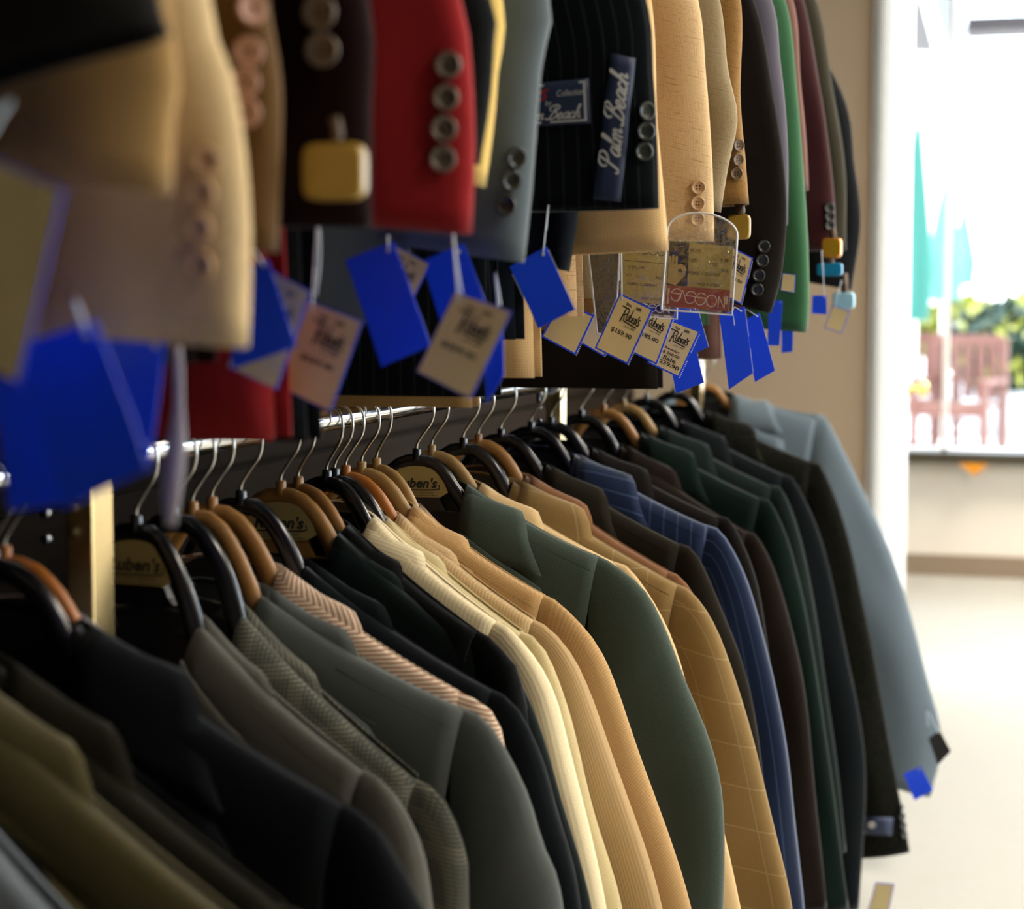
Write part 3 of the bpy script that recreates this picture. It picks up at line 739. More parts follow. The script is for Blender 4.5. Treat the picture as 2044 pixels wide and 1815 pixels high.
UP = [
 # d, px (outer edge from the top of the frame to the cuff), fabric, label, opts
 (.76, [(300, -60), (330, 60)], 'u_char', 'dark charcoal sleeve end at the top left corner', dict(cuff=.15)),
 (.84, [(345, 40), (348, 200), (338, 388)], 'u_tan', 'blurred tan jacket sleeve ending above the near cream cuff', dict(cuff=.13)),
 (.92, [(430, -20), (468, 130), (490, 280), (494, 450), (487, 695)], 'u_cream', 'large blurred cream jacket with a row of buttons, nearest on the upper rail', dict(cuff=.135, buttons=[(412, 320), (405, 385), (398, 455), (402, 528)], bmat='btn_cream', br=.0075, hem=-.82)),
 (1.0, [(535, -20), (560, 130), (562, 300), (556, 505)], 'u_brown', 'blurred brown jacket just behind the near cream one', dict(buttons=[(498, 20), (497, 105), (490, 165), (492, 225)], bmat='btn_pink', br=.0085)),
 (1.08, [(735, -20), (742, 200), (744, 455)], 'u_mar', 'blurred blackish maroon jacket with metal cuff buttons', dict(cuff=.14, buttons=[(640, 25), (645, 100)], bmat='btn_metal', br=.0105)),
 (1.20, [(918, -20), (940, 120), (946, 300), (938, 468)], 'u_red', 'bright red jacket with four cuff buttons', dict(cuff=.13, buttons=[(895, 130), (890, 195), (886, 257), (884, 318)], bmat='btn_metal', br=.0088, hem=-.875)),
 (1.29, [(975, -20), (984, 60), (975, 200), (955, 330)], 'u_gr', 'dark grey jacket showing a thin strip right of the red one', dict(hem=-.883, S=(.222, -.188))),
 (1.37, [(1002, -20), (996, 130), (982, 270), (966, 374)], 'u_yel', 'butter yellow jacket showing a narrow strip behind the red one', dict(cuff=.10, hem=-.68)),
 (1.46, [(1098, -20), (1088, 120), (1068, 330), (1048, 525)], 'u_steel', 'steel grey jacket with three dark cuff buttons', dict(cuff=.118, buttons=[(1029, 315), (1019, 360), (1011, 410)], bmat='btn_dark', br=.0082, hem=-.80)),
 (1.80, [(1165, -20), (1158, 380), (1136, 542)], 'u_navy2', 'plain navy jacket with its cuff below the pinstripe sleeve', dict(cuff=.05, hem=-.82)),
 (1.72, [(1288, -20), (1305, 150), (1313, 300), (1317, 416)], 'u_pin', 'navy pinstripe jacket with woven labels on its sleeve', dict(cuff=.135, buttons=[(1288, 222), (1288, 262), (1284, 303)], bmat='btn_grey', br=.0086, hem=-.872, fold=.0015, yw=.022)),
 (1.87, [(1300, -20), (1318, 250), (1335, 500)], 'u_beige', 'light beige jacket whose cuff shows under the pinstripe sleeve', dict(cuff=.108, hem=-.86)),
 (2.05, [(1393, -20), (1414, 150), (1424, 300), (1424, 482)], 'u_slub', 'beige slubbed jacket with three tan horn buttons', dict(cuff=.10, buttons=[(1393, 374), (1392, 406), (1392, 438)], bmat='btn_tan', br=.0080, hem=-.80)),
 (2.17, [(1435, -20), (1456, 140), (1474, 235), (1456, 330), (1442, 425)], 'u_taupe', 'taupe jacket with its sleeve kinked at the elbow', dict(cuff=.08, hem=-.78)),
 (2.32, [(1478, -20), (1480, 200), (1489, 320), (1497, 408)], 'u_br2', 'brown flecked jacket with three grey-brown buttons', dict(cuff=.07, buttons=[(1472, 290), (1471, 319), (1470, 347)], bmat='btn_brown', br=.0078)),
 (2.50, [(1500, -20), (1545, 200), (1570, 400), (1562, 540), (1540, 626)], 'u_dark', 'brownish black jacket with four black cuff buttons', dict(cuff=.085, buttons=[(1524, 492), (1521, 520), (1514, 550), (1511, 578)], bmat='btn_dark', br=.0085, hem=-.90)),
 (2.62, [(1535, -20), (1562, 130), (1576, 300), (1572, 450)], 'u_purp', 'purplish grey jacket behind the brownish black one', dict(hem=-.86)),
 (2.85, [(1562, -20), (1592, 180), (1610, 400), (1617, 600), (1612, 664)], 'u_green', 'leaf green jacket with a pale lit edge on the upper rail', dict(cuff=.088)),
 (2.97, [(1578, -20), (1600, 180), (1614, 380)], 'u_pink', 'pinkish brown jacket peeking out behind the leaf green one', dict(hem=-.875)),
 (3.2, [(1600, -20), (1638, 180), (1662, 360), (1668, 500)], 'u_mar2', 'dark maroon jacket third from the far end of the upper rail', dict(buttons=[(1655, 415), (1656, 432), (1656, 450)], bmat='btn_grey', br=.0085)),
 (3.36, [(1622, -20), (1665, 180), (1688, 340), (1690, 500)], 'u_ol', 'olive grey jacket second from the far end of the upper rail', dict()),
 (3.52, [(1630, -20), (1680, 180), (1706, 330), (1719, 450), (1700, 580)], 'u_slate', 'slate jacket at the far end of the upper rail', dict()),
 (1.765, [(1075, -20), (1068, 120), (1055, 300)], 'u_khaki', 'khaki jacket whose long hem shows beside the lower hanger hooks', dict(hem=-.885, cuff=.1, S=(.20, -.188))),
]
for d, px, fab, label, o in UP:
    o = dict(o); jacket(label, F[fab], d, o.pop('phi', 0), px, 'up', hem=o.pop('hem', -.82), lap=False, body_t=.022, yw=o.pop('yw', .024), **o)

# woven labels on the pinstripe sleeve
def patch(key, quad, nx, ny, off=.0022):
    bvh, MW, MI, root, sl = JB[key]
    TL, TR, BR, BL = [Vector(q) for q in quad]; G = []
    for j in range(ny+1):
        r = []
        for i in range(nx+1):
            u, v = i/nx, j/ny; p = BL.lerp(BR, u).lerp(TL.lerp(TR, u), v)
            h = bvh.ray_cast(CP, ray(p.x, p.y))
            if h[0] is None: r.append(None); continue
            nr = h[1] if h[1].dot(h[0]-CP) < 0 else -h[1]; r.append(MI @ (h[0]+nr*off))
        G.append(r)
    flat = [p for r in G for p in r if p]
    for j in range(ny+1):
        for i in range(nx+1):
            if G[j][i] is None:
                x, y = (BL.lerp(BR, i/nx).lerp(TL.lerp(TR, i/nx), j/ny)); q = on_plane(x, y, MW @ flat[0], (0, 1, 0)); G[j][i] = MI @ q
    def fn(x, y, o=.0006):
        fx = max(0, min(nx-1e-5, x*nx)); fy = max(0, min(ny-1e-5, y*ny)); i, j = int(fx), int(fy); a, b = fx-i, fy-j
        p = G[j][i].lerp(G[j][i+1], a).lerp(G[j+1][i].lerp(G[j+1][i+1], a), b); return p+Vector((0, -o, 0))
    return G, fn, root
PK = 'navy pinstripe jacket with woven labels on its sleeve'
G, fn, rt = patch(PK, [(1221, 106), (1268, 117), (1240, 404), (1186, 398)], 3, 14)
for j, r in enumerate(G):
    for p in r: p.y -= .0012*math.sin(j*.9)+.001
mb = MB(); mb.grid(G); lb = tag(mb.build('cuff_label', M['navy_label'], rt, solid=.0006), 'blue satin ribbon label with white script')
mb = MB(); f2 = lambda x, y: fn(.92-y*1.0, x)    # the script runs upward along the ribbon
sc = lambda x, y: f2(x, y)
e = script(mb, lambda x, y: f2(.20+x*.1605, .12+y*.78), 'Palm Beach', 0, 0, 1.0, .095, sh=.3, sx=.98)
mb.build('lettering', M['silver_thread'], lb, False)
G, fn, rt = patch(PK, [(1070, 166), (1175, 156), (1180, 246), (1066, 253)], 6, 4)
mb = MB(); mb.grid(G); lb = tag(mb.build('cuff_label', M['navy_label'], rt, solid=.0006), 'square navy label with a silver border')
mb = MB()
for a, b in (((.0, .93), (.92, .93)), ((.0, .08), (.92, .08)), ((.92, .93), (.92, .08))): stroke(mb, fn, [a, b], .04)
put_text(mb, fn, 'Collection', .66, .72, .50, .14, shear=.2); put_text(mb, fn, 'by', .26, .50, .12, .16, shear=.2)
script(mb, lambda x, y: fn(.02+x*.30, .14+y*.34), 'm Beach', 0, 0, .9, .09, sh=.3)
mb.build('lettering', M['silver_thread'], lb, False)
mb = MB(); stroke(mb, fn, [(.12, .78), (.05, .70), (.10, .60), (.2, .66), (.14, .78), (.24, .82)], .06); mb.build('emblem', M['red_thread'], lb, False)

G, fn, rt = patch('black and olive tweed jacket second from the far end', [(1728, 1630), (1782, 1632), (1780, 1668), (1726, 1665)], 3, 3)
mb = MB(); mb.grid(G); lb = tag(mb.build('cuff_label', M['navy_label'], rt, solid=.0006), 'small navy cuff label')
mb = MB(); mb.add([fn(.25+.14*math.cos(a), .55+.2*math.sin(a)) for a in [2*math.pi*k/12 for k in range(12)]], [tuple(range(12))]); stroke(mb, fn, [(.0, .12), (.95, .12)], .05); mb.build('emblem', M['silver_thread'], lb, False)

# ------------------------------------------------------------ price tags
def quadfn(quad, Y, origin, bulge=.0):
    P = [at(x, y, Y) - origin for x, y in quad]; TL, TR, BR, BL = P
    w = (TR-TL).length; asp = (TL-BL).length/w
    def fn(x, y, o=0.0):
        v = y/asp; p = BL.lerp(BR, x).lerp(TL.lerp(TR, x), v)
        return p+Vector((0, -o*1.0+bulge*math.sin(math.pi*v)*1.0, 0))
    return fn, asp, w
def card(mb, fn, asp, th, mi_front=0, mi_back=1, inset=.045, mi_b=1, nv=8):
    def G(x0, x1, y0, y1, o): return [[fn(x0+(x1-x0)*i/2, y0+(y1-y0)*j/nv, o) for i in range(3)] for j in range(nv+1)]
    mb.grid(G(0, 1, 0, asp, th), mi=mi_b); mb.grid(G(0, 1, 0, asp, 0), mi=mi_back, flip=True)
    if mi_front is not None and inset is not None: mb.grid(G(inset, 1-inset, inset, asp-inset, th+.00025), mi=mi_front)
    a = [(0, 0), (1, 0), (1, asp), (0, asp)]
    for k in range(4):
        (x0, y0), (x1, y1) = a[k], a[(k+1) % 4]
        mb.grid([[fn(x0+(x1-x0)*j/nv, y0+(y1-y0)*j/nv, o) for o in (0, th)] for j in range(nv+1)], mi=mi_back)
def price_tag(quad, Y, front, label, lines=None, string=None, perf=(), bulge=.001, group='price tags hanging from the upper jackets'):
    top = at(*(string[-1] if string else ((quad[0][0]+quad[1][0])/2, (quad[0][1]+quad[1][1])/2)), Y)
    root = empty('price_tag', top); tag(root, label, 'price tag', group)
    fn, asp, w = quadfn(quad, Y, top, bulge)
    mb = MB(); card(mb, fn, asp, .0007, 0 if front else 1, 1, (.045 if Y > 1.6 else .016) if front else None, 1)
    mb.build('card', [M['tagcard'], M['tagblue']], root, False)
    mb = MB(); ex, ey = (.13, asp-.13) if front else (.86, asp-.13)
    mb.add([fn(ex+.045*math.cos(a), ey+.045*math.sin(a), .0012) for a in [2*math.pi*k/12 for k in range(12)]], [tuple(range(12))])
    mb.build('eyelet', M['eyelet'], root, False)
    if string:
        pts = [at(x, y, Y)-top for x, y in string][::-1]
        q0 = fn(ex, ey, .0014); pts = pts+[q0]
        mb = MB(); pp, _ = crom([tuple(p) for p in pts], 14) if len(pts) > 2 else (pts, 0); mb.tube(pp, .0007 if Y > 1.0 else .001, 6); mb.build('fastener', M['string'], root)
    if perf:
        mb = MB()
        for side, y0, y1 in perf:
            k = int((y1-y0)*asp/.045)
            for i in range(k):
                y = (y0+(y1-y0)*i/k)*asp; x = 1.0 if side == 'R' else -.03
                mb.add([fn(x, y, .0006), fn(x+.035, y, .0006), fn(x+.035, y+.02, .0006), fn(x, y+.02, .0006)], [(0, 1, 2, 3)])
        o = mb.build('perforated_edge', M['perf'], root, False); o['kind'] = 'stuff'
    ky = asp/1.59
    if lines:
        mb = MB(); fm = lambda x, y: fn(x, y, .0013)
        for ln in lines:
            if ln[0] == 'LOGO': rubens_logo(mb, lambda x, y: fm(ln[1]+(x)*.8, (ln[2]+y)*ky), 0, 0, ln[3])
            else: put_text(mb, fm, ln[0], ln[1], ln[2]*ky, ln[3], ln[4]*ky, **(ln[5] if len(ln) > 5 else {}))
        mb.build('lettering', M['ink'], root, False)
    return root
B = {'bold': .02}
HEAD = [('Size', .37, 1.42, .16, .085, B), ('38R', .66, 1.42, .18, .085, B), ('LOGO', .31, .93, .40), ('...since 1898', .60, .87, .36, .055, {'shear': .3})]
SHAPES = [
 ([(-70, 290), (128, 378), (38, 765), (-165, 680)], .74, 1, 'huge blurred cream price tag at the left edge', None, [(20, 200)]),
 ([(30, 690), (190, 640), (300, 935), (128, 1015)], .80, 0, 'large blurred blue price tag at the left, nearest of the cluster', None, [(150, 600)]),
 ([(-30, 720), (140, 660), (170, 1000), (20, 1020)], .86, 0, 'blurred blue price tag tucked behind the nearest blue one', None, None),
 ([(215, 650), (330, 680), (300, 920), (170, 890)], .96, 0, 'dim navy blue tag right of the nearest blue tags', None, None),
 ([(470, 535), (535, 520), (592, 692), (462, 738)], 1.12, 0, 'blurred blue tag overlapping a cream tag under the brown jacket', None, [(490, 470)]),
 ([(528, 535), (620, 582), (552, 778), (455, 732)], 1.15, 1, 'blurred cream price tag partly covered by a blue tag', HEAD, None),
 ([(615, 600), (724, 642), (660, 822), (556, 772)], 1.24, 1, 'blurred cream price tag in shade left of the big blue tag', HEAD+[('$259.90', .5, .66, .6, .12, B)], [(634, 440), (638, 520), (630, 590)]),
 ([(690, 520), (785, 482), (860, 690), (762, 732)], 1.34, 0, 'dark blue tag between the two blurred cream price tags', None, [(775, 470)]),
 ([(780, 486), (858, 527), (800, 645), (722, 602)], 1.42, 1, 'small cream tag peeking out beside the dark blue tag', HEAD, None),
 ([(842, 522), (925, 486), (972, 612), (882, 652)], 1.42, 0, 'bright blue tag behind the white fastener under the red cuff', None, None),
 ([(908, 582), (1021, 622), (940, 797), (832, 742)], 1.26, 1, 'blurred cream price tag hanging under the red jacket cuff', HEAD+[('$259.90', .48, .66, .62, .12, B)], [(904, 462), (912, 530), (922, 592)]),
 ([(1018, 533), (1090, 492), (1147, 618), (1075, 656)], 1.70, 0, 'bright blue tag hanging alone right of the steel grey cuff', None, [(1095, 405), (1090, 460)]),
 ([(960, 640), (1003, 640), (1006, 750), (972, 805)], 1.46, 0, 'dark blue tag hiding behind the cream tag of the red jacket', None, [(988, 540), (1000, 610)]),
 ([(1000, 650), (1062, 625), (1079, 685), (1013, 736)], 2.17, 0, 'dim blue tag under the khaki hem', None, None),
 ([(1120, 600), (1186, 630), (1149, 709), (1080, 672)], 2.19, 1, 'cream tag corner showing below the khaki hem', None, None),
 ([(1195, 610), (1250, 640), (1206, 712), (1150, 680)], 2.22, 1, 'cream tag corner just left of the $159.90 tag', None, None),
 ([(1237, 585), (1304, 617), (1253, 728), (1187, 695)], 1.98, 1, 'sharp cream price tag reading $159.90', HEAD+[('$159.90', .49, .66, .60, .14, {'bold': .022})], [(1240, 500), (1236, 560)]),
 ([(1284, 600), (1346, 632), (1311, 728), (1250, 698)], 2.06, 1, 'cream price tag reading $185.00 in the middle of three', HEAD+[('$ 185.00', .46, .66, .72, .14, {'bold': .022})], None),
 ([(1334, 636), (1398, 661), (1355, 754), (1292, 724)], 2.12, 1, 'cream sale tag reading $239.90', HEAD+[('Regular', .5, .70, .46, .10, B), ('$ 350.00', .52, .56, .52, .10, B), ('Sale', .54, .40, .40, .13, B), ('$ 239.90', .5, .23, .80, .14, {'bold': .022})], None),
 ([(1335, 600), (1385, 590), (1414, 693), (1362, 718)], 2.22, 0, 'dark blue tag behind the upper part of the sale tag', None, [(1362, 575)]),
 ([(1330, 690), (1382, 668), (1405, 764), (1350, 785)], 2.28, 0, 'bright blue tag poking out below the sale tag', None, None),
 ([(1455, 490), (1503, 515), (1480, 608), (1436, 585)], 2.36, 1, 'cream price tag beside the brownish black sleeve', HEAD+[('$195.00', .5, .66, .62, .13, B)], None),
 ([(1436, 630), (1486, 612), (1503, 745), (1455, 778)], 2.40, 0, 'bright blue tag with a long white fastener, left of its twin', None, [(1464, 615), (1466, 650)]),
 ([(1482, 640), (1516, 625), (1547, 740), (1507, 763)], 2.48, 0, 'bright blue tag tilted behind its twin', None, [(1486, 618), (1488, 650)]),
 ([(1535, 600), (1562, 600), (1556, 690), (1532, 690)], 2.8, 0, 'narrow dark blue tag under the brownish black cuff', None, None),
 ([(1560, 640), (1584, 640), (1582, 702), (1560, 705)], 3.0, 0, 'tiny dark blue tag under the leaf green cuff', None, [(1572, 610)]),
 ([(1622, 590), (1650, 590), (1650, 628), (1620, 626)], 3.1, 0, 'small blue tag beyond the leaf green sleeve', None, [(1640, 500)]),
 ([(1662, 608), (1696, 622), (1680, 665), (1646, 655)], 3.3, 1, 'small cream tag at the far end of the upper row', None, [(1680, 560)]),
]
for q, Y, fr, label, lines, st in SHAPES:
    perf = [('R', .0, .38), ('R', .55, .95), ('L', .5, .9)] if 1.6 < Y < 2.45 else ()
    price_tag(q, Y, fr, label, lines, st, perf)
price_tag([(1803, 1545), (1838, 1530), (1863, 1578), (1825, 1598)], 3.8, 0, 'small blue tag on the cuff of the pale blue-grey jacket', group='tags on the lower jackets')
r_ = price_tag([(1853, 1474), (1876, 1458), (1898, 1500), (1872, 1528)], 3.8, 0, 'small black tag dangling from the pale blue-grey sleeve', string=[(1851, 1420), (1853, 1450)], group='tags on the lower jackets')
for c_ in r_.children:
    if c_.name.startswith('card'): c_.data.materials[1] = M['ink']
price_tag([(1748, 1762), (1785, 1765), (1770, 1840), (1728, 1835)], 3.5, 1, 'cream tag at the bottom edge under the tweed jacket', group='tags on the lower jackets')
price_tag([(1562, 545), (1588, 548), (1586, 585), (1558, 580)], 2.6, 1, 'plain white size tag on the leaf green sleeve', group='price tags hanging from the upper jackets')

# ------------------------------------------------------------ gold size markers
def marker(cx, cy, w_, h_, Y, label, m=M['gold_marker'], name='size_marker', group='rounded plastic size markers'):
    c = at(cx, cy, Y); r = empty(name, c); tag(r, label, 'size marker', group)
    sx = (at(cx+w_/2, cy, Y)-c).length; sz = (at(cx, cy+h_/2, Y)-c).length
    mb = MB(); out = []
    for k in range(40):
        a = 2*math.pi*k/40; e = .38
        out.append((math.copysign(abs(math.cos(a))**e, math.cos(a)), math.copysign(abs(math.sin(a))**e, math.sin(a))))
    P = [[Vector((x*sx*f, y_, z*sz*f)) for x, z in out] for f, y_ in ((.9, .006), (1, .004), (1, -.003), (.95, -.0055), (.85, -.006))]
    mb.grid(P, wrap=True); mb.add(P[-1], [tuple(range(40))[::-1]]); mb.add(P[0], [tuple(range(40))])
    mb.build('marker_body', m, r)
    mb = MB(); mb.tube([(0, 0, sz*.8), (.002, 0, sz*1.3), (0, 0, sz*(3.2 if 'pale blue' in label else 1.9))], .0035 if Y < 1.5 else .006, 8); mb.build('loop', mat('brown_strap', '4a3520', .6), r)
marker(668, 343, 122, 114, 1.02, 'large blurred gold rounded plastic marker beside the red jacket')
marker(1475, 453, 46, 50, 2.34, 'small gold rounded square marker under the brown flecked cuff')
marker(1660, 495, 40, 40, 3.15, 'shiny amber and gold marker under the dark maroon cuff', mat('amber_gold', (.75, .3, .03), .15, .7))
marker(1656, 538, 52, 26, 3.15, 'cyan plastic clip below the amber gold marker', mat('cyan_plastic', (.0, .18, .35), .3), 'plastic_clip', 'plastic clips at the far end')
marker(1684, 600, 44, 34, 3.4, 'pale blue plastic clip at the far end of the upper row', mat('pale_blue_plastic', (.3, .55, .65), .3), 'plastic_clip', 'plastic clips at the far end')

# ------------------------------------------------------------ clear pocket tags
clear = bpy.data.materials.new('clear_vinyl'); clear.use_nodes = True; nt = clear.node_tree
for x in list(nt.nodes): nt.nodes.remove(x)
o_ = nt.nodes.new('ShaderNodeOutputMaterial'); mx = nt.nodes.new('ShaderNodeMixShader'); tr = nt.nodes.new('ShaderNodeBsdfTransparent'); tr.inputs[0].default_value = (.97, .97, .97, 1)
gl = nt.nodes.new('ShaderNodeBsdfGlossy'); gl.inputs['Roughness'].default_value = .12
fr = nt.nodes.new('ShaderNodeFresnel'); fr.inputs[0].default_value = 1.4
bp = nt.nodes.new('ShaderNodeBump'); bp.inputs['Strength'].default_value = 1; bp.inputs['Distance'].default_value = .004
nz = nt.nodes.new('ShaderNodeTexNoise'); nz.inputs['Scale'].default_value = 55; nz.inputs['Detail'].default_value = 1.5; nz.inputs['Distortion'].default_value = 2.5
tc = nt.nodes.new('ShaderNodeTexCoord'); nt.links.new(tc.outputs['Object'], nz.inputs['Vector']); nt.links.new(nz.outputs[0], bp.inputs['Height'])
nt.links.new(bp.outputs[0], gl.inputs['Normal']); mx.inputs[0].default_value = .15; nt.links.new(tr.outputs[0], mx.inputs[1]); nt.links.new(gl.outputs[0], mx.inputs[2]); nt.links.new(mx.outputs[0], o_.inputs[0])
M['edge'] = mat('vinyl_edge', (.75, .78, .85), .2, coat=.5)
M['olivecard'] = mat('olive_card', 'a8964f', .55); M['photo'] = mat('dark_photo', '24241c', .5); M['redband'] = mat('brick_red_band', '9a4a30', .5)
M['handc'] = mat('printed_hand', 'b39c5c', .6); M['offwhite'] = mat('offwhite_ink', 'eee0c8', .6); M['wine'] = mat('wine_band', '2a0a0c', .5); M['dkcard'] = mat('dark_card', '35321c', .5)
def ssn(mb, fm, x, y, w_, h_, wd, txt='SASSON', pos=None):
    GL = {'S': [[(1, .86), (.78, 1), (.35, 1), (.05, .74), (.0, .66)], [(.0, .66), (1, .60)], [(1, .60), (.95, .22), (.5, 0), (.12, .12), (.0, .36)]],
          'A': [[(-.05, 0), (.45, 1)], [(.45, 1), (.95, 0)]], 'O': [[(.5+.5*math.cos(a), .5+.5*math.sin(a)) for a in [2*math.pi*k/14 for k in range(15)]]],
          'N': [[(0, 0), (.0, 1)], [(.0, 1), (.95, 0)], [(.95, 0), (.95, 1)]]}
    k = len(txt); cw = w_/k
    for i, ch in enumerate(txt):
        if pos:
            for q in GL[ch]: stroke(mb, fm, [(pos[i][0]+a*pos[i][1], y+b*h_-.012*i) for a, b in q], wd)
            continue
        for q in GL[ch]: stroke(mb, fm, [(x+i*cw+a*cw*(.98 if ch != 'N' else .75)-(.02 if ch == 'A' else 0), y+b*h_) for a, b in q], wd)
def pocket(quad, Y, label, style, arch=True):
    top = at((quad[0][0]+quad[1][0])/2, quad[0][1], Y); root = empty('pocket_tag', top); tag(root, label, 'pocket tag', 'clear vinyl pocket tags')
    fn, asp, w_ = quadfn(quad, Y, top, 0)
    mb = MB(); card(mb, fn, asp, .0005, None, 0, None, 0)
    cd = mb.build('card', M['olivecard'] if style < 3 else M['dkcard'], root, False)
    hb = .33*asp
    f1 = lambda x, y: fn(x, y, .0008); f2 = lambda x, y: fn(x, y, .0011); f3 = lambda x, y: fn(x, y, .0014)
    if style == 1:
        mb = MB(); mb.add([f1(0, hb), f1(.33, hb), f1(.31, asp), f1(0, asp)], [(0, 1, 2, 3)]); ph = mb.build('printed_photo', M['photo'], cd, False)
        mb = MB()
        hand = [(.015, .36), (.15, .335), (.285, .50), (.30, .585), (.27, .645), (.20, .668), (.155, .645), (.150, .765), (.140, .785), (.122, .785), (.112, .765), (.108, .66), (.100, .66), (.100, .785), (.088, .80), (.068, .80), (.058, .785), (.056, .66), (.050, .66), (.048, .76), (.038, .775), (.02, .775), (.01, .76)]
        mb.add([f2(a, b*asp) for a, b in hand], [tuple(range(len(hand)))]); tag(mb.build('printed_hand', M['handc'], ph, False), 'printed hand making a ring with finger and thumb')
        mb = MB(); mb.add([f3(.20+.032*math.cos(a), .565*asp+.032*math.sin(a)) for a in [2*math.pi*k/14 for k in range(14)]], [tuple(range(14))]); mb.build('printed_ring_gap', M['photo'], ph, False)  # disc in the panel's dark print colour, the opening of the finger ring
    if style in (1, 2):
        mb = MB(); h0 = hb if style == 1 else .14*asp
        mb.add([f1(0, 0), f1(1, 0), f1(1, h0), f1(0, h0)], [(0, 1, 2, 3)]); bd = mb.build('printed_band', M['redband'] if style == 1 else M['wine'], cd, False)
        mb = MB()
        if style == 1:
            ssn(mb, f2, .10, .10*asp, .80, .18*asp, .010, pos=[(.09, .15), (.20, .145), (.315, .15), (.475, .15), (.645, .155), (.83, .10)])
            mb2 = lambda x, y: f2(.045-y, x); put_text(mb, mb2, 'NEW YORK', .17*asp, 0, .24*asp, .035, bold=.03)
            mb2 = lambda x, y: f2(.955+y, .34*asp-x); put_text(mb, mb2, 'PARIS', .17*asp, 0, .13*asp, .035, bold=.03)
        else: ssn(mb, f2, .10, .03*asp, .85, .10*asp, .012)
        mb.build('lettering', M['offwhite'], bd, False)
    mb = MB(); x0 = .34 if style == 1 else .12
    L_ = [('MODEL', x0+.09, .89, .18), ('LOT', x0+.05, .74, .11), ('SIZE', .72, .70, .12), ('FABRIC CONTENT', .58, .55, .50), ('MADE IN KOREA', .66, .385, .34), ('R 38', .88, .78, .12), ('W31', .90, .62, .13)]
    if style == 2: L_ = [('MODEL 1406', .28, .60, .32), ('LOT', .16, .49, .10), ('SIZE', .72, .48, .16), ('FABRIC CONTENT', .40, .38, .55), ('MADE IN KOREA', .6, .20, .4)]
    if style == 3: L_ = [('S38', .5, .28, .3), ('W31', .4, .18, .3)]
    for t_, cx, cy, ww in L_: put_text(mb, f2, t_, cx, cy*asp, ww, .05)
    if style == 2: ssn(mb, f2, .05, .78*asp, .9, .12*asp, .012); stroke(mb, f2, [(.05, .68*asp), (.95, .68*asp)], .008)
    if style == 3: ssn(mb, f2, .02, .55*asp, .9, .13*asp, .014, 'SON')
    mb.build('lettering', M['ink'], cd, False)
    hgt = 1.17*asp; out = [(-.05, -.05), (1.05, -.05), (1.05, hgt)]
    if arch: out += [(.5+.55*math.cos(a), hgt+.30*asp*math.sin(a)) for a in [math.pi*k/20 for k in range(1, 20)]]
    out += [(-.05, hgt)]
    cx = .5; cy = hgt*.5
    for o in (.0045, -.0022):
        mb = MB(); ring = lambda f: [fn(cx+(a-cx)*f, cy+(b-cy)*f, o*(1.0 if f < .93 else .3)) for a, b in out]
        mb.grid([ring(f) for f in (1, .93, .6, .3, .02)], wrap=True); mb.build('vinyl_sheet', clear, root)
    mb = MB(); pts = [fn(a, b, 0) for a, b in out]; pts.append(pts[0])
    mb.tube(pts, .0011, 6, caps=False); mb.build('welded_edge', M['edge'], root)
pocket([(1337, 481), (1464, 493), (1455, 622), (1327, 612)], 1.99, 'clear vinyl pocket with a card and a brick red band, in front', 1)
pocket([(1243, 470), (1352, 480), (1346, 631), (1236, 622)], 2.035, 'clear vinyl pocket behind, left of the one with the red band', 2, False)
pocket([(1176, 490), (1244, 494), (1240, 668), (1194, 664)], 2.10, 'dark card in a clear pocket, leftmost of three', 3, False)

a, b = at(352, 690, 1.02), at(346, 1050, 1.02)
mb = MB(); P = []
for i in range(13):
    t = i/12; c = a.lerp(b, t)-a; w_ = .0035+.0035*math.sin(math.pi*max(0, t-.35)/.65) if t > .35 else .0035
    P.append([c+Vector((-w_, .004*math.sin(t*5), 0)), c+Vector((w_, .004*math.sin(t*5), 0))])
mb.grid(P); o = mb.build('plastic_strip', mat('frosted_plastic', (.42, .38, .40), .35), solid=.0008); o.location = a
tag(o, 'blurred pale plastic strip dangling in front of the lower rail at left', 'plastic strip')

# ------------------------------------------------------------ outside the window
pave = mat('pale_paving', (.62, .62, .62), .8)
struct('patio_paving', [((-8, YF+.4, -.12), (30, 45, -.02))], pave)  # ground slab of the patio, pale paving outside the window
brick = mat('pale_brick', (.62, .56, .46), .9)
n = NT(brick); bt = n.n('ShaderNodeTexBrick'); bt.inputs['Scale'].default_value = 4; bt.inputs['Color1'].default_value = (.66, .58, .47, 1); bt.inputs['Color2'].default_value = (.58, .52, .42, 1); bt.inputs['Mortar'].default_value = (.75, .72, .66, 1)
tc = n.n('ShaderNodeTexCoord'); n.l(tc.outputs['Object'], bt.inputs[0]); n.l(bt.outputs[0], n.p.inputs['Base Color'])
p0 = at(1760, 240, 24); p1 = at(1878, 240, 24)
o = struct('building', [((p0.x-3, 24, 0), (p1.x, 27, 5.5))], brick); del o['kind']; tag(o, 'pale brick building beyond the patio, behind the closed parasols', 'building')
o = struct('far_building', [((4, 34, 0), (26, 38, 7))], mat('white_facade', (.8, .8, .8), .9)); del o['kind']; tag(o, 'bright white building facade across the street', 'building')
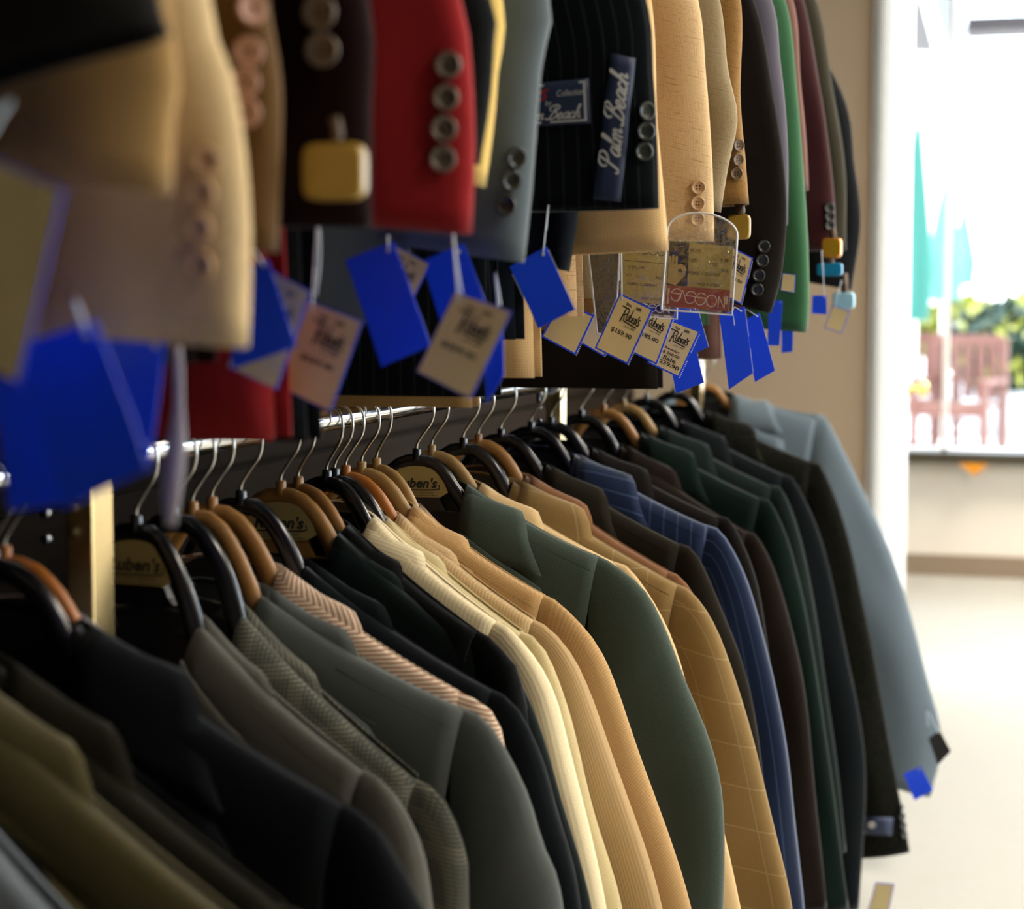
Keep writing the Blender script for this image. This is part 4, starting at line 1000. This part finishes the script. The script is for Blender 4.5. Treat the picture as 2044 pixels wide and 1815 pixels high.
# porch canopy
cr = empty('porch_canopy', (0, 12, 3.0)); tag(cr, 'dark brown porch canopy with pale beams outside the window', 'canopy')
def beam(name, a, b, Y0, Y1, th, m):
    P = [at(a[0], a[1], Y0), at(a[0]+th, a[1], Y0), at(b[0]+th, b[1], Y1), at(b[0], b[1], Y1)]
    P = [p-Vector((0, 12, 3.0)) for p in P]; mb = MB(); q = [p+Vector((0, 0, .12)) for p in P]
    mb.add(P+q, [(0, 1, 2, 3), (7, 6, 5, 4), (0, 4, 5, 1), (1, 5, 6, 2), (2, 6, 7, 3), (3, 7, 4, 0)]); return mb.build(name, m, cr, False)
brn = mat('dark_brown_timber', (.012, .006, .005), .7); pal = mat('pale_beam', (.8, .82, .86), .5); gry = mat('grey_beam', (.045, .055, .07), .5)
beam('soffit', (1770, -60), (1785, 104), 10.5, 17, 78, brn)
beam('beam', (1822, -60), (1866, 102), 10.4, 16.8, 24, pal)
beam('beam', (1848, -60), (1890, 100), 10.3, 16.6, 42, gry)
mb = MB(); a = at(1930, 66, 13); b = at(2120, 56, 13); mb.box((a.x, 12.9-12, a.z-3.0), (b.x, 13.3-12, a.z-3.0+.09)); mb.build('crossbeam', brn, cr, False)
# closed patio parasols
def parasol(cx, ytop, ybot, wpx, Y, label, m):
    a = at(cx, ytop, Y); b = at(cx, ybot, Y); w_ = (at(cx+wpx/2, ybot, Y)-b).length; r = empty('patio_parasol', (a.x, Y, 0)); tag(r, label, 'parasol', 'closed turquoise patio parasols')
    mb = MB(); P = []; H = a.z-b.z
    for i in range(14):
        t = i/13; rr = w_*(.25+.75*min(1, t*1.5))*(1-.35*max(0, t-.75)*4*.5); P.append([Vector((rr*(1+.22*math.cos(8*2*math.pi*k/48))*math.cos(2*math.pi*k/48), rr*(1+.22*math.cos(8*2*math.pi*k/48))*math.sin(2*math.pi*k/48), a.z-H*t)) for k in range(48)])
    mb.grid(P, wrap=True); mb.add(P[0], [tuple(range(48))]); mb.build('canopy', m, r)
    mb = MB(); mb.tube([(0, 0, 0.03), (0, 0, a.z+.1)], .025, 12); mb.build('pole', white, r)
    mb = MB(); mb.lathe([(0, .06), (.25, .05), (.28, 0)], 24); mb.build('base', mat('parasol_base', (.4, .4, .42), .6), r)
tq = mat('turquoise_canvas', (.02, .13, .10), .8); tq2 = mat('pale_turquoise_canvas', (.09, .24, .20), .8)
parasol(1832, 255, 640, 56, 16.5, 'tall closed turquoise parasol next to the door', tq)
parasol(1888, 375, 600, 62, 18.5, 'shorter closed pale turquoise parasol right of the tall one', tq2)
parasol(1925, 420, 570, 44, 21, 'farthest closed pale turquoise parasol', tq2)
# wooden patio chairs
wood = mat('reddish_timber', (.11, .035, .02), .6)
def chair(x, y, rz, label):
    r = empty('patio_chair', (x, y, -.02), rz); tag(r, label, 'chair', 'wooden patio chairs')
    for sx_ in (-.29, .29):
        for sy in (-.27, .27):
            mb = MB(); mb.box((sx_-.03, sy-.03, 0), (sx_+.03, sy+.03, .62 if sy < 0 else .95)); mb.build('leg', wood, r, False)
        mb = MB(); mb.box((sx_-.045, -.33, .60), (sx_+.045, .30, .635)); mb.build('armrest', wood, r, False)
    mb = MB()
    for k in range(5): mb.box((-.28, -.28+k*.11, .40), (.28, -.28+k*.11+.09, .43))
    mb.box((-.29, -.29, .34), (.29, -.25, .40)); s_ = mb.build('seat', wood, r, False)
    mb = MB()
    for k in range(5): mb.box((-.25+k*.105, .25, .46), (-.25+k*.105+.07, .28, .92))
    mb.box((-.29, .24, .90), (.29, .29, .99)); mb.build('backrest', wood, r, False)
gy = lambda px, Y: at(px, 883, Y).x
chair(gy(1822, 16.6), 16.6, .35, 'reddish wooden patio chair next to the white door')
chair(gy(1912, 16.0), 16.0, -.25, 'reddish wooden patio chair with its back to the shrubs')
# shrubs
leafm = mat('dark_green_leaves', (.004, .025, .010), .6); leafy = mat('yellow_green_leaves', (.20, .21, .015), .6)
def shrub(px, py, Y, r0, h0, label, m1, m2, nleaf=900, seed=1):
    c = at(px, py, Y); rt = empty('shrub', (c.x, Y, 0)); tag(rt, label, 'shrub', 'shrubs on the patio')
    rr = random.Random(seed); mb = MB()
    for _ in range(nleaf):
        u = Vector((rr.gauss(0, 1), rr.gauss(0, 1), rr.gauss(0, 1))).normalized()*rr.uniform(.55, 1)
        p = Vector((u.x*r0, u.y*r0, c.z+u.z*h0)); a = Vector((rr.uniform(-1, 1), rr.uniform(-1, 1), rr.uniform(-1, 1))).normalized()*.11; b = a.orthogonal().normalized()*.05
        mb.add([p-a, p+b, p+a, p-b], [(0, 1, 2, 3)], 1 if rr.random() < .18 else 0)
    mb.build('foliage', [m1, m2], rt, False)
    mb = MB(); mb.tube([(0, 0, .3), (.02, 0, c.z)], .03, 8); mb.build('stem', mat('bark', '3a2c20', .9), rt)
    mb = MB(); mb.lathe([(0, .02), (.24, .02), (.32, .45), (.29, .45), (.26, .40), (0, .40)], 24); mb.build('planter', mat('grey_planter', (.45, .45, .45), .7), rt)
shrub(2005, 695, 17.6, .55, .40, 'dark green round shrub at the right edge', leafm, leafy, 1000, 1)
shrub(1925, 640, 19.5, .32, .24, 'yellow-green shrub above the patio chairs', leafy, leafm, 600, 2)
shrub(1860, 665, 20.5, .30, .24, 'yellow and green shrub beside the turquoise parasols', leafy, leafm, 500, 3)
shrub(2060, 640, 20, .40, .28, 'yellow-green shrub cut by the right edge', leafy, leafm, 500, 4)
